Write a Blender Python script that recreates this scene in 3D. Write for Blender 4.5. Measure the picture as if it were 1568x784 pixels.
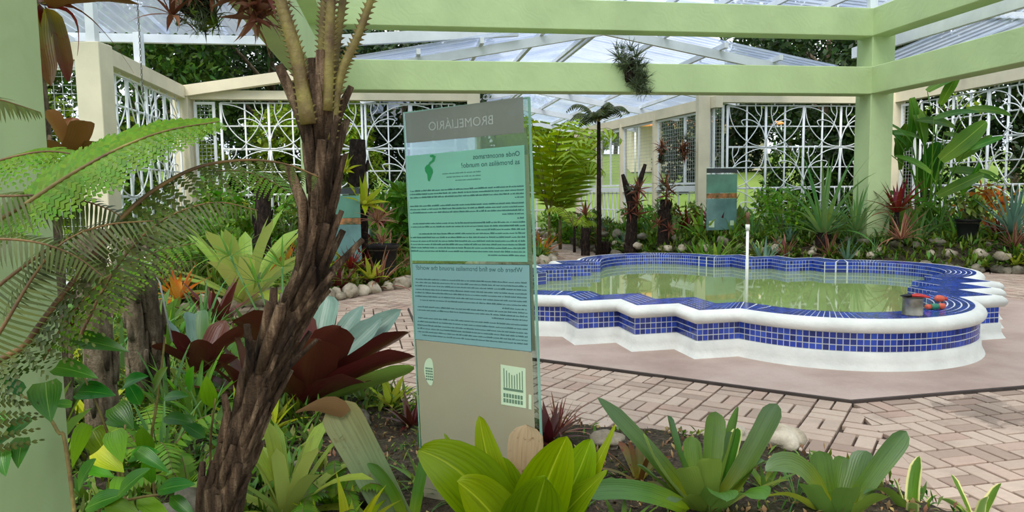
import bpy, math, random
import numpy as np
from mathutils import Vector, Matrix, noise

for _o in list(bpy.data.objects):
    bpy.data.objects.remove(_o)
scene = bpy.context.scene
COL = scene.collection
PI = math.pi
R = math.radians

# ------------------------------------------------------------------ camera
CAM_H, FPX, PITCH, ROLL = 1.6, 1100.0, R(5.1), 0.014
_f = Vector((0, math.cos(PITCH), -math.sin(PITCH)))
_r0 = Vector((1, 0, 0)); _u0 = _r0.cross(_f)
_r = _r0 * math.cos(ROLL) - _u0 * math.sin(ROLL)
_u = _u0 * math.cos(ROLL) + _r0 * math.sin(ROLL)
CPOS = Vector((0, 0, CAM_H))
cam = bpy.data.cameras.new('camera')
cam_o = bpy.data.objects.new('camera', cam); COL.objects.link(cam_o)
cam.sensor_width = 36.0
cam.lens = 36.0 * FPX / 1568.0
cam.clip_start, cam.clip_end = 0.05, 400
m = Matrix.Identity(4)
for i in range(3):
    m[i][0], m[i][1], m[i][2], m[i][3] = _r[i], _u[i], -_f[i], CPOS[i]
cam_o.matrix_world = m
scene.camera = cam_o

# ------------------------------------------------------------------ world, sun, exposure
world = bpy.data.worlds.new('overcast_sky'); scene.world = world
world.use_nodes = True
wt = world.node_tree; wt.nodes.clear()
wo = wt.nodes.new('ShaderNodeOutputWorld'); wb = wt.nodes.new('ShaderNodeBackground')
tc = wt.nodes.new('ShaderNodeTexCoord'); mp = wt.nodes.new('ShaderNodeMapping'); mp.inputs['Scale'].default_value = (1, 1, 2.2)
nz = wt.nodes.new('ShaderNodeTexNoise'); nz.inputs['Scale'].default_value = 1.6; nz.inputs['Detail'].default_value = 5
rp = wt.nodes.new('ShaderNodeValToRGB')
rp.color_ramp.elements[0].position = 0.38; rp.color_ramp.elements[0].color = (0.60, 0.79, 1.0, 1)
rp.color_ramp.elements[1].position = 0.60; rp.color_ramp.elements[1].color = (0.98, 0.99, 1.0, 1)
wt.links.new(tc.outputs['Generated'], mp.inputs[0]); wt.links.new(mp.outputs[0], nz.inputs[0])
wt.links.new(nz.outputs[0], rp.inputs[0]); wt.links.new(rp.outputs[0], wb.inputs[0]); wt.links.new(wb.outputs[0], wo.inputs[0])
wb.inputs[1].default_value = 1.15
sun = bpy.data.lights.new('sun', 'SUN'); sun.energy = 2.6; sun.angle = R(35); sun.color = (1.0, 0.965, 0.90)
sun_o = bpy.data.objects.new('sun', sun); COL.objects.link(sun_o)
sun_o.rotation_euler = (R(28), R(-16), 0)
scene.view_settings.view_transform = 'Standard'
scene.view_settings.look = 'None'
scene.view_settings.gamma = 1.0
scene.view_settings.use_curve_mapping = False
scene.view_settings.exposure = 0.42
scene.cycles.transparent_max_bounces = 24
scene.cycles.max_bounces = 8
scene.cycles.diffuse_bounces = 3
scene.cycles.glossy_bounces = 3

# ------------------------------------------------------------------ layout helpers
def ray(px, py):
    return _f + _r * ((px - 784) / FPX) - _u * ((py - 392) / FPX)
def at_y(px, py, Y):
    d = ray(px, py); return CPOS + d * (Y / d.y)
def at_z(px, py, z):
    d = ray(px, py); return CPOS + d * ((z - CAM_H) / d.z)
def xat(px, Y):
    "world x of a thing near eye level seen at pixel column px, at distance Y"
    return (px - 784) / FPX * Y * 1.0
TH = R(9)
def W(a, b, z=0.0):
    "building axes -> world"
    return Vector((a * math.cos(TH) - b * math.sin(TH), a * math.sin(TH) + b * math.cos(TH), z))
def Wr(rz=0): return Matrix.Rotation(TH + rz, 4, 'Z')
PC, PTH = Vector((2.81, 9.41, 0)), R(12)
def PW(u, w, z=0.0):
    return Vector((PC.x + u * math.cos(PTH) - w * math.sin(PTH), PC.y + u * math.sin(PTH) + w * math.cos(PTH), z))

# ------------------------------------------------------------------ mesh helpers
class MB:
    def __init__(s): s.v, s.f, s.uv, s.mi = [], [], [], []
    def add(s, vs, fs, uvs=None, mi=0):
        o = len(s.v); s.v += [tuple(v) for v in vs]
        s.uv += uvs if uvs else [(0.5, 0.5)] * len(vs)
        s.f += [tuple(i + o for i in f) for f in fs]; s.mi += [mi] * len(fs)
    def mesh(s, name, mats, smooth=True):
        me = bpy.data.meshes.new(name)
        me.from_pydata(s.v, [], s.f)
        ul = me.uv_layers.new(name='uv')
        li = np.empty(len(me.loops), dtype=np.int32); me.loops.foreach_get('vertex_index', li)
        ul.data.foreach_set('uv', np.array(s.uv, dtype=np.float32)[li].ravel())
        for mm in (mats if isinstance(mats, (list, tuple)) else [mats]): me.materials.append(mm)
        if any(s.mi): me.polygons.foreach_set('material_index', np.array(s.mi, dtype=np.int32))
        me.polygons.foreach_set('use_smooth', np.full(len(me.polygons), smooth))
        me.update()
        return me
    def build(s, name, mats, parent=None, smooth=True):
        return link(name, s.mesh(name, mats, smooth), parent)

def link(name, me, parent=None, loc=None, rot=None, scale=None, mat=None):
    o = bpy.data.objects.new(name, me); COL.objects.link(o)
    if parent is not None: o.parent = parent; CH.setdefault(parent.name, []).append(o)
    if mat is not None: o.matrix_local = mat
    if loc is not None: o.location = loc
    if rot is not None: o.rotation_euler = rot
    if scale is not None: o.scale = (scale,) * 3 if isinstance(scale, (int, float)) else scale
    return o
def tag(o, label=None, cat=None, group=None, kind=None):
    if label: o['label'] = label
    if cat: o['category'] = cat
    if group: o['group'] = group
    if kind: o['kind'] = kind
    return o
def thing(name, label, cat, loc=(0, 0, 0), rz=0.0, group=None, kind=None, scale=1.0):
    o = bpy.data.objects.new(name, None); COL.objects.link(o)
    o.empty_display_size = 0.1
    o.location = loc; o.rotation_euler = (0, 0, rz); o.scale = (scale,) * 3
    return tag(o, label, cat, group, kind)
def dup(root, loc, rz, scale=1.0, label=None, group=None, tilt=(0, 0)):
    r = root.copy(); COL.objects.link(r)
    r.location = loc; r.rotation_euler = (tilt[0], tilt[1], rz); r.scale = (scale,) * 3
    if label: r['label'] = label
    if group: r['group'] = group
    for ch in KIDS(root):
        c = ch.copy(); COL.objects.link(c); c.parent = r; CH.setdefault(r.name, []).append(c)
        for g in KIDS(ch):
            d = g.copy(); COL.objects.link(d); d.parent = c; CH.setdefault(c.name, []).append(d)
    return r
CH = {}
def KIDS(o): return list(CH.get(o.name, []))

def box(mb, c, s, M=None, mi=0):
    x, y, z = s[0] / 2, s[1] / 2, s[2] / 2
    vs = [Vector((i * x, j * y, k * z)) for k in (-1, 1) for j in (-1, 1) for i in (-1, 1)]
    if M is not None: vs = [M.to_3x3() @ v for v in vs]
    c = Vector(c)
    mb.add([v + c for v in vs], [(0, 2, 3, 1), (4, 5, 7, 6), (0, 1, 5, 4), (2, 6, 7, 3), (0, 4, 6, 2), (1, 3, 7, 5)], None, mi)
def bevbox(mb, c, s, bev, M=None, mi=0):
    "box with chamfered edges"
    hx, hy, hz = s[0] / 2, s[1] / 2, s[2] / 2
    vs, idx = [], {}
    for i in (-1, 1):
        for j in (-1, 1):
            for k in (-1, 1):
                for ax in range(3):
                    p = [i * (hx - bev), j * (hy - bev), k * (hz - bev)]
                    p[ax] = (i * hx, j * hy, k * hz)[ax]
                    idx[(i, j, k, ax)] = len(vs); vs.append(Vector(p))
    fs = []
    for ax in range(3):
        o1, o2 = [(1, 2), (2, 0), (0, 1)][ax]
        for sg in (-1, 1):
            q = []
            for (p, r_) in ((-1, -1), (1, -1), (1, 1), (-1, 1)):
                t = [0, 0, 0]; t[ax] = sg; t[o1] = p; t[o2] = r_; q.append(idx[tuple(t) + (ax,)])
            fs.append(tuple(q) if sg > 0 else tuple(q[::-1]))
        for p in (-1, 1):
            for r_ in (-1, 1):
                t0 = [0, 0, 0]; t0[o1] = p; t0[o2] = r_
                a = list(t0); b = list(t0); a[ax] = -1; b[ax] = 1
                q = (idx[tuple(a) + (o1,)], idx[tuple(b) + (o1,)], idx[tuple(b) + (o2,)], idx[tuple(a) + (o2,)])
                fs.append(q if p * r_ < 0 else q[::-1])
    for i in (-1, 1):
        for j in (-1, 1):
            for k in (-1, 1):
                q = tuple(idx[(i, j, k, ax)] for ax in range(3))
                fs.append(q if i * j * k > 0 else q[::-1])
    c = Vector(c)
    if M is not None: vs = [M.to_3x3() @ v for v in vs]
    mb.add([v + c for v in vs], fs, None, mi)
def tube(mb, pts, rad, n=8, cap=True, mi=0, sy=1.0, vrange=(0, 1)):
    pts = [Vector(p) for p in pts]; N = len(pts)
    if isinstance(rad, (int, float)): rad = [rad] * N
    up = None; vs, uv, fs = [], [], []
    for i in range(N):
        t = (pts[min(i + 1, N - 1)] - pts[max(i - 1, 0)])
        if t.length < 1e-9: t = Vector((0, 0, 1))
        t.normalize()
        if up is None:
            up = Vector((0, 0, 1)) if abs(t.z) < 0.9 else Vector((0, 1, 0))
        s = t.cross(up)
        if s.length < 1e-6: s = t.orthogonal()
        s.normalize(); up = s.cross(t).normalized()
        for k in range(n):
            a = 2 * PI * k / n + (PI / 4 if n == 4 else 0)
            vs.append(pts[i] + s * (math.cos(a) * rad[i]) + up * (math.sin(a) * rad[i] * sy))
            uv.append((k / n, vrange[0] + (vrange[1] - vrange[0]) * i / max(1, N - 1)))
    for i in range(N - 1):
        for k in range(n):
            k2 = (k + 1) % n
            fs.append((i * n + k, i * n + k2, (i + 1) * n + k2, (i + 1) * n + k))
    if cap:
        fs.append(tuple(range(n))[::-1]); fs.append(tuple((N - 1) * n + k for k in range(n)))
    mb.add(vs, fs, uv, mi)
def beam(mb, p, q, w, h, mi=0, bev=0.0):
    "straight rectangular bar from p to q; w across, h along the vertical-ish normal"
    p, q = Vector(p), Vector(q); t = (q - p); L = t.length; t.normalize()
    up = Vector((0, 0, 1)) if abs(t.z) < 0.95 else Vector((0, 1, 0))
    s = t.cross(up).normalized(); n = s.cross(t)
    M = Matrix((s, t, n)).transposed().to_4x4()
    (bevbox if bev else box)(mb, (p + q) / 2, (w, L, h), *([bev] if bev else []), M, mi)
def blob(mb, c, r, seed=0, rough=0.25, sub=1, mi=0, flat=0.0):
    "irregular stone"
    import bmesh
    key = ('ico', sub)
    if key not in _ICO:
        bm = bmesh.new(); bmesh.ops.create_icosphere(bm, subdivisions=sub + 1, radius=1)
        bm.verts.ensure_lookup_table()
        _ICO[key] = ([v.co.copy() for v in bm.verts], [tuple(v.index for v in f.verts) for f in bm.faces]); bm.free()
    V, Fc = _ICO[key]; c = Vector(c); r = Vector(r) if not isinstance(r, (int, float)) else Vector((r, r, r))
    out = []
    for v in V:
        k = 1 + rough * noise.noise(v * 1.3 + Vector((seed * 7.1, seed * 3.3, seed))) * 1.6
        p = v * k
        p.z = max(p.z, -0.75 + flat)
        out.append(Vector((p.x * r.x, p.y * r.y, p.z * r.z)) + c)
    mb.add(out, Fc, None, mi)
_ICO = {}

# ------------------------------------------------------------------ materials
def lin(c):
    "sRGB 0-255 -> linear"
    out = []
    for x in c[:3]:
        x = x / 255.0
        out.append(x / 12.92 if x <= 0.04045 else ((x + 0.055) / 1.055) ** 2.4)
    return (*out, 1.0)
class NT:
    def __init__(s, name):
        s.m = bpy.data.materials.new(name); s.m.use_nodes = True
        s.t = s.m.node_tree; s.t.nodes.clear()
        s.out = s.n('OutputMaterial')
    def n(s, k, **kw):
        nd = s.t.nodes.new('ShaderNode' + k)
        for a, b in kw.items(): setattr(nd, a, b)
        return nd
    def l(s, a, b): s.t.links.new(a, b)
    def mix(s, fac, a, b, mode='MIX'):
        nd = s.n('MixRGB'); nd.blend_type = mode
        for i, x in enumerate((fac, a, b)):
            if hasattr(x, 'is_linked') or hasattr(x, 'links'): s.l(x, nd.inputs[i])
            else: nd.inputs[i].default_value = x
        return nd.outputs[0]
    def ramp(s, fac, els):
        nd = s.n('ValToRGB'); e = nd.color_ramp.elements
        while len(e) < len(els): e.new(0.5)
        for i, (p, c) in enumerate(els): e[i].position = p; e[i].color = c if len(c) == 4 else (*c, 1)
        s.l(fac, nd.inputs[0]); return nd.outputs[0]
    def math(s, op, a, b=0.0, clamp=False):
        nd = s.n('Math', operation=op); nd.use_clamp = clamp
        for i, x in enumerate((a, b)):
            if hasattr(x, 'links'): s.l(x, nd.inputs[i])
            else: nd.inputs[i].default_value = x
        return nd.outputs[0]
    def noise(s, scale, detail=4, vec=None, rough=0.55):
        nd = s.n('TexNoise'); nd.inputs['Scale'].default_value = scale; nd.inputs['Detail'].default_value = detail
        nd.inputs['Roughness'].default_value = rough
        if vec is not None: s.l(vec, nd.inputs['Vector'])
        return nd.outputs[0]
    def coord(s, which='Object'):
        return s.n('TexCoord').outputs[which]
    def world_pos(s): return s.n('NewGeometry').outputs['Position']
    def rnd(s):
        "random value per piece, joined or separate"
        g = s.n('NewGeometry').outputs['Random Per Island']; o = s.n('ObjectInfo').outputs['Random']
        return s.math('FRACT', s.math('ADD', s.math('MULTIPLY', g, 7.31), o))
    def bump(s, h, strength=0.3, dist=0.02):
        nd = s.n('Bump'); nd.inputs['Strength'].default_value = strength; nd.inputs['Distance'].default_value = dist
        s.l(h, nd.inputs['Height']); return nd.outputs[0]
    def principled(s, col, rough=0.6, normal=None, metallic=0.0, spec=0.5, alpha=None):
        p = s.n('BsdfPrincipled')
        if hasattr(col, 'links'): s.l(col, p.inputs['Base Color'])
        else: p.inputs['Base Color'].default_value = col
        if hasattr(rough, 'links'): s.l(rough, p.inputs['Roughness'])
        else: p.inputs['Roughness'].default_value = rough
        p.inputs['Metallic'].default_value = metallic
        p.inputs['Specular IOR Level'].default_value = spec
        if normal is not None: s.l(normal, p.inputs['Normal'])
        return p.outputs[0]
    def done(s, sh): s.l(sh, s.out.inputs[0]); return s.m

def plain(name, c, rough=0.6, var=0.12, nscale=6, bump=0.15, metallic=0, spec=0.5, world=False, rnd=0.0, dark=None, bdist=0.01):
    t = NT(name); v = t.world_pos() if world else t.coord()
    n1 = t.noise(nscale, 5, v)
    c0 = lin(c); lo = tuple(x * (1 - var * 1.6) for x in c0[:3]) + (1,); hi = tuple(min(1, x * (1 + var)) for x in c0[:3]) + (1,)
    if dark: lo = lin(dark)
    col = t.ramp(n1, [(0.3, lo), (0.7, hi)])
    if rnd:
        h = t.n('HueSaturation'); t.l(col, h.inputs['Color'])
        t.l(t.math('ADD', t.math('MULTIPLY', t.rnd(), 2 * rnd), 1 - rnd), h.inputs['Value']); col = h.outputs[0]
    nb = t.bump(t.noise(nscale * 6, 4, v), bump, bdist) if bump else None
    return t.done(t.principled(col, rough, nb, metallic, spec))

def leafmat(name, base, mid, tip, under=None, edge=None, rnd=0.18, rough=0.45, transl=0.22, stripes=0.0, spots=None, hue=0.02, sat=1.12, rib=None):
    t = NT(name); uv = t.n('UVMap').outputs[0]
    base, mid, tip = [tuple(x * 0.92 for x in c) for c in (base, mid, tip)]
    sp = t.n('SeparateXYZ'); t.l(uv, sp.inputs[0]); U, V = sp.outputs[0], sp.outputs[1]
    col = t.ramp(V, [(0.0, lin(base)), (0.45, lin(mid)), (1.0, lin(tip))])
    n1 = t.noise(9, 4, t.coord())
    col = t.mix(t.math('MULTIPLY', t.math('SUBTRACT', n1, 0.42, True), 1.1, True), col, tuple(min(1, x * 1.28) for x in lin(mid)[:3]) + (1,))
    mpu = t.n('Mapping'); mpu.inputs['Scale'].default_value = (11, 0.9, 1); t.l(uv, mpu.inputs[0])
    lo_ = t.n('VectorMath', operation='ADD'); t.l(mpu.outputs[0], lo_.inputs[0]); t.l(t.rnd(), lo_.inputs[1])
    sk = t.noise(2.2, 4, lo_.outputs[0], 0.6)
    col = t.mix(0.75, col, t.ramp(sk, [(0.3, (0.55, 0.55, 0.5)), (0.5, (0.95, 0.95, 0.95)), (0.72, (1.0, 1.0, 0.92))]), 'MULTIPLY')
    if spots:
        n2 = t.noise(16, 5, t.coord(), 0.7)
        col = t.mix(t.ramp(n2, [(0.58, (0, 0, 0)), (0.68, (1, 1, 1))]), col, lin(spots))
    if under is not None:
        bf = t.n('NewGeometry').outputs['Backfacing']
        col = t.mix(bf, col, lin(under))
    if edge is not None:
        e = t.math('ABSOLUTE', t.math('SUBTRACT', U, 0.5))
        col = t.mix(t.ramp(e, [(0.32, (0, 0, 0)), (0.40, (1, 1, 1))]), col, lin(edge))
    if rib is not None:
        e2 = t.math('ABSOLUTE', t.math('SUBTRACT', U, 0.5)); col = t.mix(t.ramp(e2, [(0.010, (0.6, 0.6, 0.6)), (0.026, (0, 0, 0))]), col, lin(rib))
    h = t.n('HueSaturation'); t.l(col, h.inputs['Color']); h.inputs['Saturation'].default_value = sat
    r = t.rnd()
    t.l(t.math('ADD', t.math('MULTIPLY', r, 2 * rnd), 1 - rnd), h.inputs['Value'])
    t.l(t.math('ADD', t.math('MULTIPLY', t.math('FRACT', t.math('MULTIPLY', r, 13.7)), 2 * hue), 0.5 - hue), h.inputs['Hue'])
    col = h.outputs[0]
    wv = t.n('TexWave'); wv.wave_type = 'BANDS'; wv.bands_direction = 'X'
    wv.inputs['Scale'].default_value = 3.2; wv.inputs['Distortion'].default_value = 0.4
    t.l(uv, wv.inputs['Vector'])
    nb = t.bump(wv.outputs['Fac'], 0.12 + stripes, 0.004)
    p = t.principled(col, rough, nb, 0, 0.32)
    if transl:
        tr = t.n('BsdfTranslucent'); t.l(col, tr.inputs[0])
        mx = t.n('MixShader'); mx.inputs[0].default_value = transl
        t.l(p, mx.inputs[1]); t.l(tr.outputs[0], mx.inputs[2]); p = mx.outputs[0]
    return t.done(p)

M = {}
# painted concrete of the pergola
def mk_paint(name, c, rnd=0.0):
    t = NT(name); v = t.world_pos()
    n1 = t.noise(1.3, 5, v); n2 = t.noise(9, 6, v, 0.65)
    c0 = lin(c)
    col = t.ramp(n1, [(0.25, tuple(x * 0.88 for x in c0[:3])), (0.75, tuple(min(1, x * 1.08) for x in c0[:3]))])
    wv = t.n('TexWave'); wv.wave_type = 'BANDS'; wv.bands_direction = 'DIAGONAL'
    wv.inputs['Scale'].default_value = 2.2; wv.inputs['Distortion'].default_value = 22; wv.inputs['Detail'].default_value = 4
    t.l(v, wv.inputs['Vector'])
    h = t.math('ADD', t.math('MULTIPLY', wv.outputs['Fac'], 0.5), n2)
    return t.done(t.principled(col, 0.62, t.bump(h, 0.28, 0.008), 0, 0.35))
M['green'] = mk_paint('pale_green_paint', (182, 201, 145))
M['cream'] = plain('cream_paint', (228, 216, 186), 0.65, 0.06, 2.0, 0.2, world=True)
M['white'] = plain('white_painted_steel', (236, 238, 238), 0.45, 0.05, 3.0, 0.05, world=True)
M['alu'] = plain('white_roof_steel', (226, 229, 232), 0.5, 0.08, 2.0, 0.05, world=True)
# mosaic
def mk_tile():
    t = NT('blue_glass_mosaic'); r = t.rnd()
    col = t.ramp(r, [(0.0, lin((16, 22, 74))), (0.35, lin((24, 36, 118))), (0.7, lin((32, 56, 156))), (1.0, lin((48, 78, 178)))])
    n = t.noise(30, 3, t.world_pos())
    col = t.mix(t.math('MULTIPLY', n, 0.35), col, lin((64, 96, 190)))
    return t.done(t.principled(col, 0.16, t.bump(n, 0.12, 0.004), 0, 0.6))
M['tile'] = mk_tile()
M['grout'] = plain('white_grout', (214, 216, 212), 0.8, 0.08, 12, 0.2, world=True)
M['plaster'] = plain('white_pool_plaster', (224, 223, 214), 0.6, 0.09, 3.5, 0.35, world=True, bdist=0.02)
def mk_brick():
    t = NT('clay_paver'); v = t.world_pos(); r = t.rnd()
    col = t.ramp(r, [(0.0, lin((162, 138, 121))), (0.3, lin((192, 168, 149))), (0.65, lin((205, 182, 162))), (1.0, lin((186, 154, 136)))])
    n = t.noise(2.0, 6, v); n2 = t.noise(40, 4, v)
    col = t.mix(t.ramp(n, [(0.52, (0, 0, 0)), (0.72, (0.55, 0.55, 0.55))]), col, lin((128, 112, 98)))
    col = t.mix(t.math('MULTIPLY', n2, 0.35), col, lin((120, 98, 86)))
    dv = t.n('VectorMath', operation='DISTANCE'); t.l(v, dv.inputs[0]); dv.inputs[1].default_value = (3.35, 5.0, 0)
    wet = t.ramp(t.math('ADD', dv.outputs['Value'], t.math('MULTIPLY', t.noise(3.2, 5, v, 0.7), 1.3)), [(0.0, (1, 1, 1)), (0.95, (0.6, 0.6, 0.6)), (1.0, (0, 0, 0))])
    col = t.mix(t.math('MULTIPLY', wet, 0.75), col, lin((104, 88, 76)))
    return t.done(t.principled(col, 0.72, t.bump(n2, 0.3, 0.006), 0, 0.35))
M['brick'] = mk_brick()
M['joint'] = plain('sandy_joint', (74, 58, 48), 0.9, 0.2, 14, 0.3, world=True)
def mk_pad():
    t = NT('reddish_concrete'); v = t.world_pos()
    n = t.noise(1.2, 6, v, 0.6); n2 = t.noise(60, 4, v)
    col = t.ramp(n, [(0.3, lin((162, 136, 122))), (0.55, lin((192, 168, 154))), (0.8, lin((206, 186, 172)))])
    col = t.mix(t.math('MULTIPLY', n2, 0.4), col, lin((140, 115, 105)))
    return t.done(t.principled(col, 0.6, t.bump(n2, 0.25, 0.006), 0, 0.4))
M['pad'] = mk_pad()
def mk_soil():
    t = NT('dark_soil'); v = t.world_pos()
    n = t.noise(5, 7, v, 0.65); n2 = t.noise(38, 5, v, 0.7)
    col = t.ramp(n2, [(0.3, lin((44, 36, 28))), (0.55, lin((86, 74, 60))), (0.75, lin((140, 124, 104)))])
    col = t.mix(t.ramp(n, [(0.5, (0, 0, 0)), (0.75, (0.7, 0.7, 0.7))]), col, lin((76, 84, 46)))
    return t.done(t.principled(col, 0.95, t.bump(t.math('ADD', n, n2), 0.9, 0.05), 0, 0.2))
M['soil'] = mk_soil()
def mk_stone(name, a, b, c):
    t = NT(name); v = t.world_pos()
    n = t.noise(5, 7, v, 0.65); n2 = t.noise(30, 5, v, 0.6)
    col = t.ramp(n, [(0.3, lin(a)), (0.5, lin(b)), (0.72, lin(c))])
    col = t.mix(t.math('MULTIPLY', n2, 0.4), col, lin(a))
    h = t.n('HueSaturation'); t.l(col, h.inputs['Color']); t.l(t.math('ADD', t.math('MULTIPLY', t.rnd(), 0.4), 0.8), h.inputs['Value'])
    return t.done(t.principled(h.outputs[0], 0.85, t.bump(t.math('ADD', n, n2), 0.5, 0.02), 0, 0.3))
M['stone'] = mk_stone('beige_stone', (118, 104, 84), (186, 172, 148), (214, 204, 184))
M['stone_dark'] = mk_stone('mossy_stone', (70, 66, 52), (120, 112, 94), (156, 146, 126))
def mk_lawn():
    t = NT('mown_lawn'); v = t.world_pos()
    n = t.noise(0.35, 5, v); n2 = t.noise(22, 4, v)
    col = t.ramp(n, [(0.3, lin((98, 122, 50))), (0.7, lin((128, 148, 70)))])
    col = t.mix(t.math('MULTIPLY', n2, 0.5), col, lin((82, 106, 42)))
    return t.done(t.principled(col, 0.9, t.bump(n2, 0.5, 0.05), 0, 0.2))
M['lawn'] = mk_lawn()
def mk_bark(name, a, b, c, scale=6.0, stretch=0.12):
    t = NT(name); v = t.coord()
    mp = t.n('Mapping'); mp.inputs['Scale'].default_value = (1, 1, stretch); t.l(v, mp.inputs[0])
    n = t.noise(scale * 4, 6, mp.outputs[0], 0.65); n2 = t.noise(scale * 9, 5, v, 0.7)
    col = t.ramp(n, [(0.32, lin(a)), (0.52, lin(b)), (0.72, lin(c))])
    h = t.n('HueSaturation'); t.l(col, h.inputs['Color']); t.l(t.math('ADD', t.math('MULTIPLY', t.rnd(), 0.7), 0.65), h.inputs['Value'])
    return t.done(t.principled(h.outputs[0], 0.9, t.bump(t.math('ADD', n, n2), 0.9, 0.03), 0, 0.2))
M['fern_bark'] = mk_bark('tree_fern_bark', (34, 25, 19), (92, 72, 54), (168, 142, 112))
M['bark'] = mk_bark('grey_brown_bark', (60, 50, 38), (112, 98, 78), (150, 138, 116), 5, 0.3)
M['dark_bark'] = mk_bark('dark_fibrous_bark', (20, 15, 12), (44, 34, 28), (82, 66, 54), 7, 0.4)
M['stalk'] = plain('green_brown_frond_stalk', (118, 108, 50), 0.6, 0.35, 12, 0.4, dark=(74, 48, 26))
M['rachis'] = plain('brown_rachis', (110, 84, 44), 0.6, 0.3, 14, 0.3, dark=(64, 42, 22))
def mk_roof():
    t = NT('translucent_corrugated_sheet'); v = t.world_pos()
    n = t.noise(1.1, 5, v, 0.6)
    col = t.ramp(n, [(0.3, (0.62, 0.70, 0.86, 1)), (0.7, (0.86, 0.91, 0.98, 1))])
    tp = t.n('BsdfTransparent'); t.l(t.mix(0.6, col, (1, 1, 1, 1)), tp.inputs[0])
    tl = t.n('BsdfTranslucent'); t.l(col, tl.inputs[0])
    pr = t.principled(col, 0.35, None, 0, 0.5)
    m1 = t.n('MixShader'); m1.inputs[0].default_value = 0.3; t.l(tl.outputs[0], m1.inputs[1]); t.l(pr, m1.inputs[2])
    m2 = t.n('MixShader'); m2.inputs[0].default_value = 0.68; t.l(m1.outputs[0], m2.inputs[1]); t.l(tp.outputs[0], m2.inputs[2])
    return t.done(m2.outputs[0])
M['roof'] = mk_roof()
def mk_water():
    t = NT('green_pond_water'); v = t.world_pos()
    n = t.noise(0.9, 4, v); n2 = t.noise(5, 3, v)
    col = t.ramp(n, [(0.3, lin((128, 148, 84))), (0.7, lin((150, 168, 106)))])
    return t.done(t.principled(col, 0.03, t.bump(n2, 0.02, 0.01), 0, 0.55))
M['water'] = mk_water()
M['black_plastic'] = plain('black_plastic', (30, 30, 32), 0.45, 0.2, 5, 0.05)
M['pvc'] = plain('white_pvc_pipe', (232, 230, 220), 0.35, 0.05, 5, 0.02)
M['rust'] = plain('rusty_fitting', (112, 80, 54), 0.7, 0.3, 20, 0.3)
M['steel_can'] = plain('worn_tin', (150, 146, 134), 0.38, 0.25, 14, 0.1, metallic=0.85)
M['red'] = plain('red_plastic', (190, 44, 38), 0.35, 0.1, 8, 0.02)
M['orange'] = plain('orange_plastic', (206, 88, 58), 0.4, 0.1, 8, 0.02)
M['teal'] = plain('green_plastic', (36, 122, 92), 0.4, 0.1, 8, 0.02)
M['wire'] = plain('galvanised_wire', (176, 180, 176), 0.5, 0.1, 5, 0)
M['chain'] = plain('steel_chain', (120, 118, 110), 0.4, 0.2, 20, 0, metallic=0.6)

random.seed(7)

# ================================================================== ground
def inpoly(x, y, poly):
    r_ = False; n = len(poly); j = n - 1
    for i in range(n):
        xi, yi = poly[i]; xj, yj = poly[j]
        if (yi > y) != (yj > y) and x < (xj - xi) * (y - yi) / (yj - yi) + xi: r_ = not r_
        j = i
    return r_
def edge_dist(x, y, poly):
    d = 1e9; n = len(poly)
    for i in range(n):
        ax, ay = poly[i]; bx, by = poly[(i + 1) % n]
        dx, dy = bx - ax, by - ay
        t = max(0, min(1, ((x - ax) * dx + (y - ay) * dy) / (dx * dx + dy * dy + 1e-9)))
        d = min(d, math.hypot(x - ax - t * dx, y - ay - t * dy))
    return d
def gp(px, py):
    p = at_z(px, py, 0); return (p.x, p.y)

# outer ground: lawn rising behind the garden
mb = MB(); N = 46
vs, fs = [], []
for j in range(N + 1):
    for i in range(N + 1):
        x = -75 + 150 * i / N; y = -30 + 130 * j / N
        t = max(0.0, min(1.0, (y - 31) / 30)); h = -0.06 + 4.6 * t * t * (3 - 2 * t)
        h += 0.25 * t * noise.noise(Vector((x * 0.08, y * 0.08, 0)))
        vs.append((x, y, h))
for j in range(N):
    for i in range(N):
        k = j * (N + 1) + i; fs.append((k, k + 1, k + N + 2, k + N + 1))
mb.add(vs, fs)
tag(mb.build('lawn_ground', M['lawn']), 'bright green mown lawn rising beyond the white fences', kind='structure')

# brick floor base
mb = MB()
vs = [W(-5.6, -3.0, -0.012), W(13.8, -3.0, -0.012), W(13.8, 18.4, -0.012), W(7.8, 18.4, -0.012), W(7.4, 31, -0.012), W(-0.5, 31, -0.012), W(-0.5, 18.4, -0.012), W(-5.6, 18.4, -0.012)]
mb.add(vs, [tuple(range(8))])
floor = mb.build('floor', M['joint'], smooth=False)
tag(floor, 'reddish clay brick paving laid in basket weave around the pool', kind='structure')

# ---- octagonal pad under the pool
AP, HS = 4.07, 1.2
octo = [(-HS, -AP), (HS, -AP), (AP, -HS), (AP, HS), (HS, AP), (-HS, AP), (-AP, HS), (-AP, -HS)]
PADZ = 0.04
mb = MB()
top = [PW(u, w, PADZ) for u, w in octo]; bot = [PW(u, w, -0.02) for u, w in octo]
mb.add(top + bot, [tuple(range(8))] + [(i, i + 8, (i + 1) % 8 + 8, (i + 1) % 8) for i in range(8)])
tag(mb.build('concrete_pad', M['pad'], smooth=False), 'octagonal reddish concrete pad under the blue tiled pool', kind='structure')

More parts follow.
